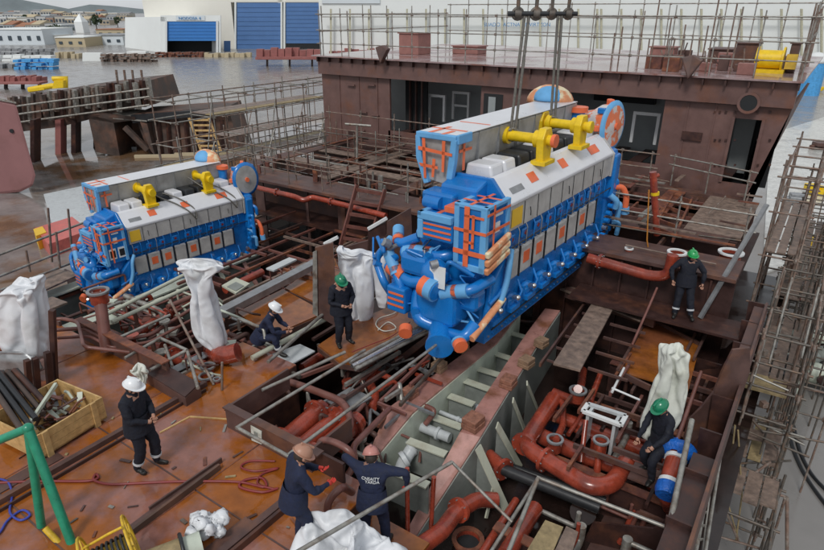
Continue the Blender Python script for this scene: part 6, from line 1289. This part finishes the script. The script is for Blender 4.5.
# ------------------------------------------------------------------ tarpaulins over upright things
def tarp(label, rows, base, depth=.5, mt=TARP, seed=0, n=64, cat='tarpaulin', amp=.035):
    """rows: (py, px_left, px_right) from top to bottom on the upright plane through base; closed creased body"""
    base = V(base); rs = []; K = 9
    if seed in SHEETS:
        m = MB(); P, fs = SHEETS[seed]; P = [v+V((NZ.noise(v*2.3), NZ.noise(v*2.3+V((9,0,0))), 0))*.02+(RT*(.5-abs(NZ.noise(v*5))*2.4)-FW*(.5-abs(NZ.noise(v*4.2+V((0,5,0))))*2.4))*.022 for v in P]; m.add(P, fs, True); o = obj('tarpaulin', m, mt, loc=tuple(base))
        sb = o.modifiers.new('sub', 'SUBSURF'); sb.levels = 1; sb.render_levels = 1; so_ = o.modifiers.new('thick', 'SOLIDIFY'); so_.thickness = .006
        return tag(o, label, cat)
    for i in range(len(rows)-1):
        for k in range(K): u = k/K; rs.append([rows[i][j]*(1-u)+rows[i+1][j]*u for j in range(3)])
    rs.append(list(rows[-1])); m = MB(); vs = []; S = V((seed*7.3, seed*3.1, seed*1.7))
    for i, (py, a, b_) in enumerate(rs):
        L_, R2 = D(a, py, base), D(b_, py, base); c = (L_+R2)/2; hw = (R2-L_).length/2; dp = min(depth, hw)*min(1, .25+i/(K*1.6))
        for k in range(n):
            ang = 2*math.pi*k/n; ca, sa = math.cos(ang), math.sin(ang); sq = 1/max(abs(ca), abs(sa))**.35
            p = c+RT*(hw*ca*min(sq,1.08))+FW*(dp*sa*sq); q = V((p.x*1.3, p.y*1.3, p.z*.55))+S
            f = (.5-abs(NZ.noise(q))*2.2)+.16*(.5-abs(NZ.noise(q*3.1+S))*2.2)
            nrm = (RT*ca*.55+FW*sa).normalized(); fade = min(1, i/3)
            vs.append(p+nrm*(f*amp*2.0*fade)+UP*(NZ.noise(q*1.3)*amp*.5))
    fs = [(i*n+k, i*n+(k+1)%n, (i+1)*n+(k+1)%n, (i+1)*n+k) for i in range(len(rs)-1) for k in range(n)]+[list(range(n))[::-1]]
    m.add(vs, fs, True); o = obj('tarpaulin', m, mt, loc=tuple(base)); o.data.polygons[len(o.data.polygons)-1].use_smooth = False
    return tag(o, label, cat)
tarp('big white sheet draped over a pump at the left edge before the left engine', [(274,28,40),(277,14,42),(285,2,44),(300,-12,46),(330,-6,52),(350,10,54),(358,22,45)], Z(35,372,0), .45, seed=1)
tarp('tall wrinkled white cover twisted round an upright pipe by the crouching man', [(257,176,214),(260,174,224),(266,178,226),(275,186,213),(290,190,214),(310,189,219),(330,192,225),(346,212,228)], Z(208,358,.0), .32, seed=2, amp=.06)
tarp('white sheeting hung behind the standing man in green helmet', [(246,333,342),(249,333,362),(254,334,382),(270,337,378),(290,341,376),(312,345,374),(318,352,372)], Z(360,318,-.05), .25, seed=3)
tarp('thin white film bag hanging beside the blue pipes of the hanging engine', [(254,374,382),(262,371,388),(280,372,389),(298,374,388),(306,377,386)], Z(380,318,-.05), .15, seed=4)
tarp('cream tarpaulin hanging between the two green-helmeted men at right', [(343,672,688),(347,660,693),(356,657,692),(372,655,692),(390,650,690),(410,643,686),(425,638,676),(436,636,668)], Z(660,452,-.5), .2, CTARP, seed=5, amp=.06)
b = Z(316,560,.2)
tarp('bright white sheet covering a box at the bottom centre of the deck', [(503,316,318),(506,312,323),(511,302,335),(516,292,345),(524,280,350),(536,280,353),(560,280,356),(585,284,352)], b, .5, seed=6, amp=.02)
b = Z(390,575,.0)
tarp('low white sheet at the very bottom below the worker with lettering on his back', [(541,353,360),(543,352,405),(546,350,424),(560,350,430),(590,352,428)], b, .5, seed=7, amp=.02)
tarp('small cream rag hanging on the frame behind the man in white helmet', [(366,131,150),(370,133,149),(376,135,147),(383,139,146)], Z(140,392,0), .06, CTARP, seed=8)
tarp('pale plastic sheet flap at the left edge below the white sheet', [(352,-8,22),(358,-8,40),(368,-8,44),(380,0,30)], Z(20,385,0), .1, STEEL, seed=9)
# blue film on the pipe
a, c2 = Z(667,491,-.43), Z(677,454,-.16); t = thing('blue_film', 'crumpled blue plastic film tied round the red pipe end at lower right', 'plastic film', tuple(a))
e = (c2-a).normalized(); m = MB(); m.tube([a-e*.1, a, a+e*.12], [.17,.2,.19], 18); obj('film', m, TEAL, t); m = MB(); m.tube([a+e*.12, a+e*.2], [.185,.18], 18); obj('white_tape', m, WHITE, t)
m = MB(); m.beam(a-e*.12+V((-.0,-.0,.18)), a-e*.1-V((0,0,.15)), .06, .02); m2 = MB()
n = 20; vs = []
for k in range(n*2): ang = 2*math.pi*k/n; 
m = MB(); m.tube([c2-e*.08, c2, c2+e*.1, c2+e*.18], [.2,.3,.33,.2], 20); o = obj('film', m, TEAL, t)
for i, v in enumerate(o.data.vertices): v.co += V((rnd.uniform(-.03,.03), rnd.uniform(-.03,.03), rnd.uniform(-.03,.03)))
m = MB(); m.tube([c2-e*.14, c2-e*.07], [.185,.19], 18); obj('white_tape', m, WHITE, t)
# ------------------------------------------------------------------ pine crate with scrap and black tubes
t = thing('pine_crate', 'open pine crate full of scrap on the deck at left', 'crate', (0,0,0)); 
c0, c1, c2_, c3 = Z(42,462,0), Z(108,420,0), Z(70,388,0), Z(-6,425,0)
t.location = c0; WM[t.name] = M4.Translation(c0)
e1 = (c1-c0).normalized(); L1 = (c1-c0).length; e2 = V((-e1.y, e1.x, 0)); L2 = 1.25; HH = .52
def slab(a, b, z0, z1, name, k=3, th=.03, nn=None):
    for i in range(k):
        m = MB(); za = z0+(z1-z0)*i/k; zb = z0+(z1-z0)*(i+1)/k-.006; d_ = (b-a).normalized(); m.prism([a+UP*za, b+UP*za, b+UP*zb, a+UP*zb], (nn or V((-d_.y, d_.x, 0)))*th); obj(name, m, PINE, t)
A0 = c0; A1 = c0+e1*L1; B0 = A0+e2*L2; B1 = A1+e2*L2
slab(A0, A1, .06, HH, 'side_board'); slab(B0, B1, .06, HH, 'side_board'); slab(A0+e2*.03, B0, .06, HH, 'end_board'); slab(A1+e2*.03, B1, .06, HH, 'end_board')
m = MB(); m.prism([A0+UP*.06, A1+UP*.06, B1+UP*.06, B0+UP*.06], (0,0,.03)); obj('floor_board', m, PINE, t)
for u in (.13, .84):
    m = MB(); c = lerp(A0,A1,u)-e2*.03; m.prism([c-e1*.05, c+e1*.05, c+e1*.05+UP*HH, c-e1*.05+UP*HH], e2*.027); obj('batten', m, PINE, t)
    m = MB(); c = lerp(A0,A1,u); m.prism([c-e1*.05, c+e1*.05, c+e1*.05+UP*.055, c-e1*.05+UP*.055], e2*L2); obj('skid', m, PINE, t)
    m = MB(); c = lerp(B0,B1,u)-e2*.0; m.prism([c-e1*.05-e2*.03, c+e1*.05-e2*.03, c+e1*.05+UP*(HH+.03)-e2*.03, c-e1*.05+UP*(HH+.03)-e2*.03], -e2*.02); obj('batten', m, PINE, t)
t = thing('scrap_pile', 'tangle of rusty offcuts and wire lying inside the pine crate', 'scrap', tuple(c0+UP*.1), group=None)
for k in range(46):
    p = c0+e1*rnd.uniform(.35,L1-.15)+e2*rnd.uniform(.15,L2-.15)+UP*rnd.uniform(.12,.4); q = p+V((rnd.uniform(-.35,.35), rnd.uniform(-.35,.35), rnd.uniform(-.05,.16))); m = MB()
    if rnd.random() < .5: m.tube([p, lerp(p,q,.5)+V((0,0,rnd.uniform(0,.1))), q], rnd.uniform(.01,.03), 6)
    else: m.beam(p, q, rnd.uniform(.03,.1), .02)
    obj('offcut', m, rnd.choice([RUSTY, PRIM, BPIPE, DARKP, STEEL, PINK, GREEN]), t)
t = thing('tube_bundle', 'bundle of long black-brown tubes leaning into the pine crate', 'tube bundle', tuple(Z(20,400,.5)))
for k in range(13):
    i, j = k % 5, k//5; a = Z(-12+i*7-j*2,374-i*1,.75+j*.09); b_ = Z(22+i*7,430-i*5.5,.5+j*.08); m = MB(); m.cyl(a, b_, .05, 8); obj('tube', m, rnd.choice([BROWNM, DARKP, BROWNM, BLACK]), t)
a, b_ = Z(24,432,.62), Z(56,384,.7); m = MB(); m.beam(a, b_, .05, .07); tag(obj('perforated_channel', m, GREEN, loc=tuple(a)), 'green-grey perforated channel lying across the pine crate', 'channel')
# round grating and posts behind the crate
c = Z(8,357,.25); t = thing('spoked_ring', 'rusty spoked ring lying at the left edge beneath the white sheet', 'ring', tuple(c)); m = MB(); m.ring(c, UP, .45, .035, 20, 6); obj('rim', m, RUSTY, t)
for k in range(9): a_ = k*.7; m = MB(); m.cyl(c, c+V((math.cos(a_)*.45, math.sin(a_)*.45, 0)), .012, 5); obj('spoke', m, RTUBE, t)
for i, (x_, yb, yt, lb) in enumerate(((30,395,360,'leftmost'),(38,392,358,'second'),(50,385,352,'third'),(55,380,310,'tallest'))):
    b_ = Z(x_,yb,0); m = MB(); m.beam(b_, D(x_-3,yt,b_), .1, .1); tag(obj('leg_post', m, DARKP, loc=tuple(b_)), lb+' brown stand leg under and beside the white sheet at left', 'post', 'legs below the white sheet')
# green tube stand at lower left
t = thing('green_gantry', 'green painted tube gantry in the lower left corner', 'gantry', tuple(Z(60,560,.2)))
top = Z(28,428,1.7)
for a, b_, r in ((top, D(-30,452,top), .06), (top, D(82,570,top-FW*.5), .065), (top, D(50,590,top-FW*.2), .06)): m = MB(); m.cyl(a, b_, r, 12); obj('tube', m, GPOST, t)
m = MB(); m.cyl(D(45,528,top-FW*.3), D(75,560,top-FW*.5), .045, 10); obj('yellow_brace', m, YPOST, t)
m = MB(); m.dome(top, .075,.075,.075, full=True); obj('joint', m, GPOST, t)
# yellow wire reel and white rag bundle
c = Z(112,556,.3); t = thing('hose_reel', 'yellow wire hose reel at the bottom left by the rag', 'reel', tuple(c)); ax = (RT*.55+FW*.35+UP*.1).normalized()
for s in (-.28,.28):
    m = MB(); m.ring(c+ax*s, ax, .42, .02, 24, 6); obj('rim', m, YPOST, t)
    for k in range(8): u = ax.orthogonal().normalized(); w_ = ax.cross(u); a_ = k*math.pi/4; m = MB(); m.cyl(c+ax*s, c+ax*s+(u*math.cos(a_)+w_*math.sin(a_))*.42, .012, 6); obj('spoke', m, YPOST, t)
m = MB(); m.cyl(c-ax*.3, c+ax*.3, .16, 14); obj('hub', m, YPOST, t)
for k in range(9): m = MB(); m.ring(c+ax*(-.24+k*.06), ax, .2, .018, 18, 5); obj('cable', m, BLACK, t)
m = MB(); m.tube([D(82,549,c), D(108,534,c), D(122,527,c)], .02, 6); obj('frame', m, YPOST, t)
c = Z(172,556,.1); t = thing('fan_duct', 'greenish ducting drum with black rim stuffed with the white rag', 'duct', tuple(c)); ax = (RT*.8+FW*.45).normalized(); m = MB(); m.cyl(c-ax*.35, c+ax*.15, .2, 18); obj('drum', m, OLDW, t); m = MB(); m.ring(c+ax*.15, ax, .24, .03, 22, 6); obj('rim', m, BLACK, t); m = MB(); m.cyl(c+ax*.15, c+ax*.4, .19, 16); obj('drum', m, GREEN, t)
m = MB()
for k in range(26):
    p = Z(rnd.uniform(190,222), rnd.uniform(514,534), rnd.uniform(.08,.3)); m.dome(p, rnd.uniform(.05,.14), rnd.uniform(.05,.12), rnd.uniform(.05,.1), rot=M4.Rotation(rnd.random()*3,3,'X'), full=True, n=10, m=4)
o = obj('rag_bundle', m, TARP, loc=tuple(Z(205,524,.1)))
for v in o.data.vertices: v.co += V((rnd.uniform(-.02,.02), rnd.uniform(-.02,.02), rnd.uniform(-.02,.02)))
tag(o, 'crumpled white plastic rag bundle on the deck beside the hose reel', 'rag')
# hoses
def hose(label, pts, z, mt, r=.022, closed=False):
    P = [Z(*p, z) for p in pts]; q = [P[0]]
    for i in range(len(P)-1):
        a, b_, c, d_ = P[max(0,i-1)], P[i], P[i+1], P[min(len(P)-1,i+2)]
        for k in range(1, 7): u = k/6; q.append(.5*((2*b_)+(c-a)*u+(2*a-5*b_+4*c-d_)*u*u+(3*b_-a-3*c+d_)*u**3))
    m = MB(); m.tube(q, r, 6); return tag(obj('hose', m, mt, loc=tuple(P[0])), label, 'hose')
hose('red hose lying across the deck behind the man in white helmet', [(-10,483),(40,481),(85,481),(98,478),(96,474),(94,480),(110,484),(140,483),(160,482),(200,481),(240,482),(265,487),(262,478),(245,480),(240,487),(262,492),(278,488)], .025, HOSE)
hose('coiled red hose by the worker in tan striped helmet', [(275,461),(250,461),(241,467),(255,471),(278,468),(262,474),(258,484),(275,489)], .03, HOSE, .018)
hose('blue hose curling at the left edge of the deck', [(-5,478),(8,482),(12,495),(10,512),(20,520),(30,515),(22,510),(8,520),(0,532),(-8,538)], .025, BHOSE, .018)
hose('thin red hose loop in the dark pit below the standing man', [(352,352),(372,344),(392,336),(410,322)], .08, HOSE, .012)
hose('pale wire loop on the plate right of the standing man', [(378,330),(388,322),(396,328),(384,331),(376,325),(380,318),(396,312),(400,300)], .03, CTARP, .012)
# yard: ropes and cables on the right-hand ground, nets, debris
for i, p in enumerate((((783,395),(792,450),(806,480),(830,512)), ((788,405),(800,455),(812,478),(835,500)))):
    P = [G(*q)+UP*.05 for q in p]; m = MB(); m.tube(fillet(P, 4), .06, 6); tag(obj('cable', m, BLACK, loc=tuple(P[0])), ['left','right'][i]+' of two black cables crossing the wet ground at lower right', 'cable')
c = G(822,375); t = thing('net_bale', 'dark green bale of nets with pale sheets on the quay at the right edge', 'bale', tuple(c))
for k in range(26): p = c+V((rnd.uniform(-1.6,1.6), rnd.uniform(-2.4,2.4), rnd.uniform(.2,1.2))); m = MB(); m.dome(p, rnd.uniform(.3,.8), rnd.uniform(.3,.7), rnd.uniform(.2,.5), full=True, n=9, m=3); obj('bundle', m, rnd.choice([DGREEN, BLACK, GREEN, DARKP]), t)
p = G(800,180); m = MB(); m.prism([G(770,135), G(824,118), G(840,250), G(762,275)], (0,0,.12)); tag(obj('pale_slab', m, mat('pale_concrete_slab', (.55,.55,.52), .35, col2=(.35,.34,.32), mask=(.5,.7), mscale=.3, wet=.15), loc=tuple(p)), 'pale wet concrete slab beyond the right side scaffolding', 'slab')
t = thing('boat_buoy', 'white and blue round tank beyond the right corner of the deckhouse roof', 'tank', tuple(G(816,95))); c = G(816,95); rr_ = (D(826,80,c)-D(806,80,c)).length/2
m = MB(); m.dome(D(816,63,c), rr_, rr_, rr_*1.0, n=20); obj('shell', m, WHITE, t); cc = D(816,63,c); m = MB(); m.cyl(V((cc.x,cc.y,GZ)), cc, rr_*.98, 20); obj('base', m, MATS['bright_blue_crate'], t)
for i, (x_, y_, mt) in enumerate(((818,92,YEL), (812,196,YEL), (806,247,YEL), (808,262,BLACK), (815,150,PRIM), (795,205,STEEL), (808,300,DARKP), (816,308,HOSE))):
    p = G(x_,y_); t = thing('yard_equipment', ['yellow machine part right of the deckhouse','small yellow box lying by the distant right scaffold','yellow clamp heap near the plank deck at right edge','black case next to the yellow clamp heap','brown offcut on the pale slab','grey offcut on the pale slab near its edge','dark offcut lying near the outer scaffold','red coil beside the dark offcut at right'][i], 'yard gear', tuple(p))
    for k in range(3): m = MB(); m.box(p+V((rnd.uniform(-.6,.6), rnd.uniform(-.6,.6), .3+.2*k)), (rnd.uniform(.4,1.3), rnd.uniform(.4,1.2), rnd.uniform(.3,.6)), rz=rnd.random()*3); obj('piece', m, mt, t, bevel=.04)
# two timber boards at the bottom right
for i, q in enumerate(([(545,522),(563,529),(550,560),(527,552)], [(566,528),(578,534),(570,560),(553,556)])):
    m = MB(); m.prism([Z(*p,-.6) for p in q], (0,0,.05)); tag(obj('timber_board', m, OLDW if i == 0 else PLANK, loc=tuple(Z(*q[0],-.6))), ['yellowish','greyish'][i]+' timber board lying at the bottom right of the pit', 'board')
m = MB(); m.cyl(Z(583,520,-1.9), Z(583,512,-1.5), .24, 16); tag(obj('black_drum', m, PITDARK, loc=tuple(Z(583,520,-1.9))), 'black drum with pale rim standing in the pit at bottom right', 'drum')
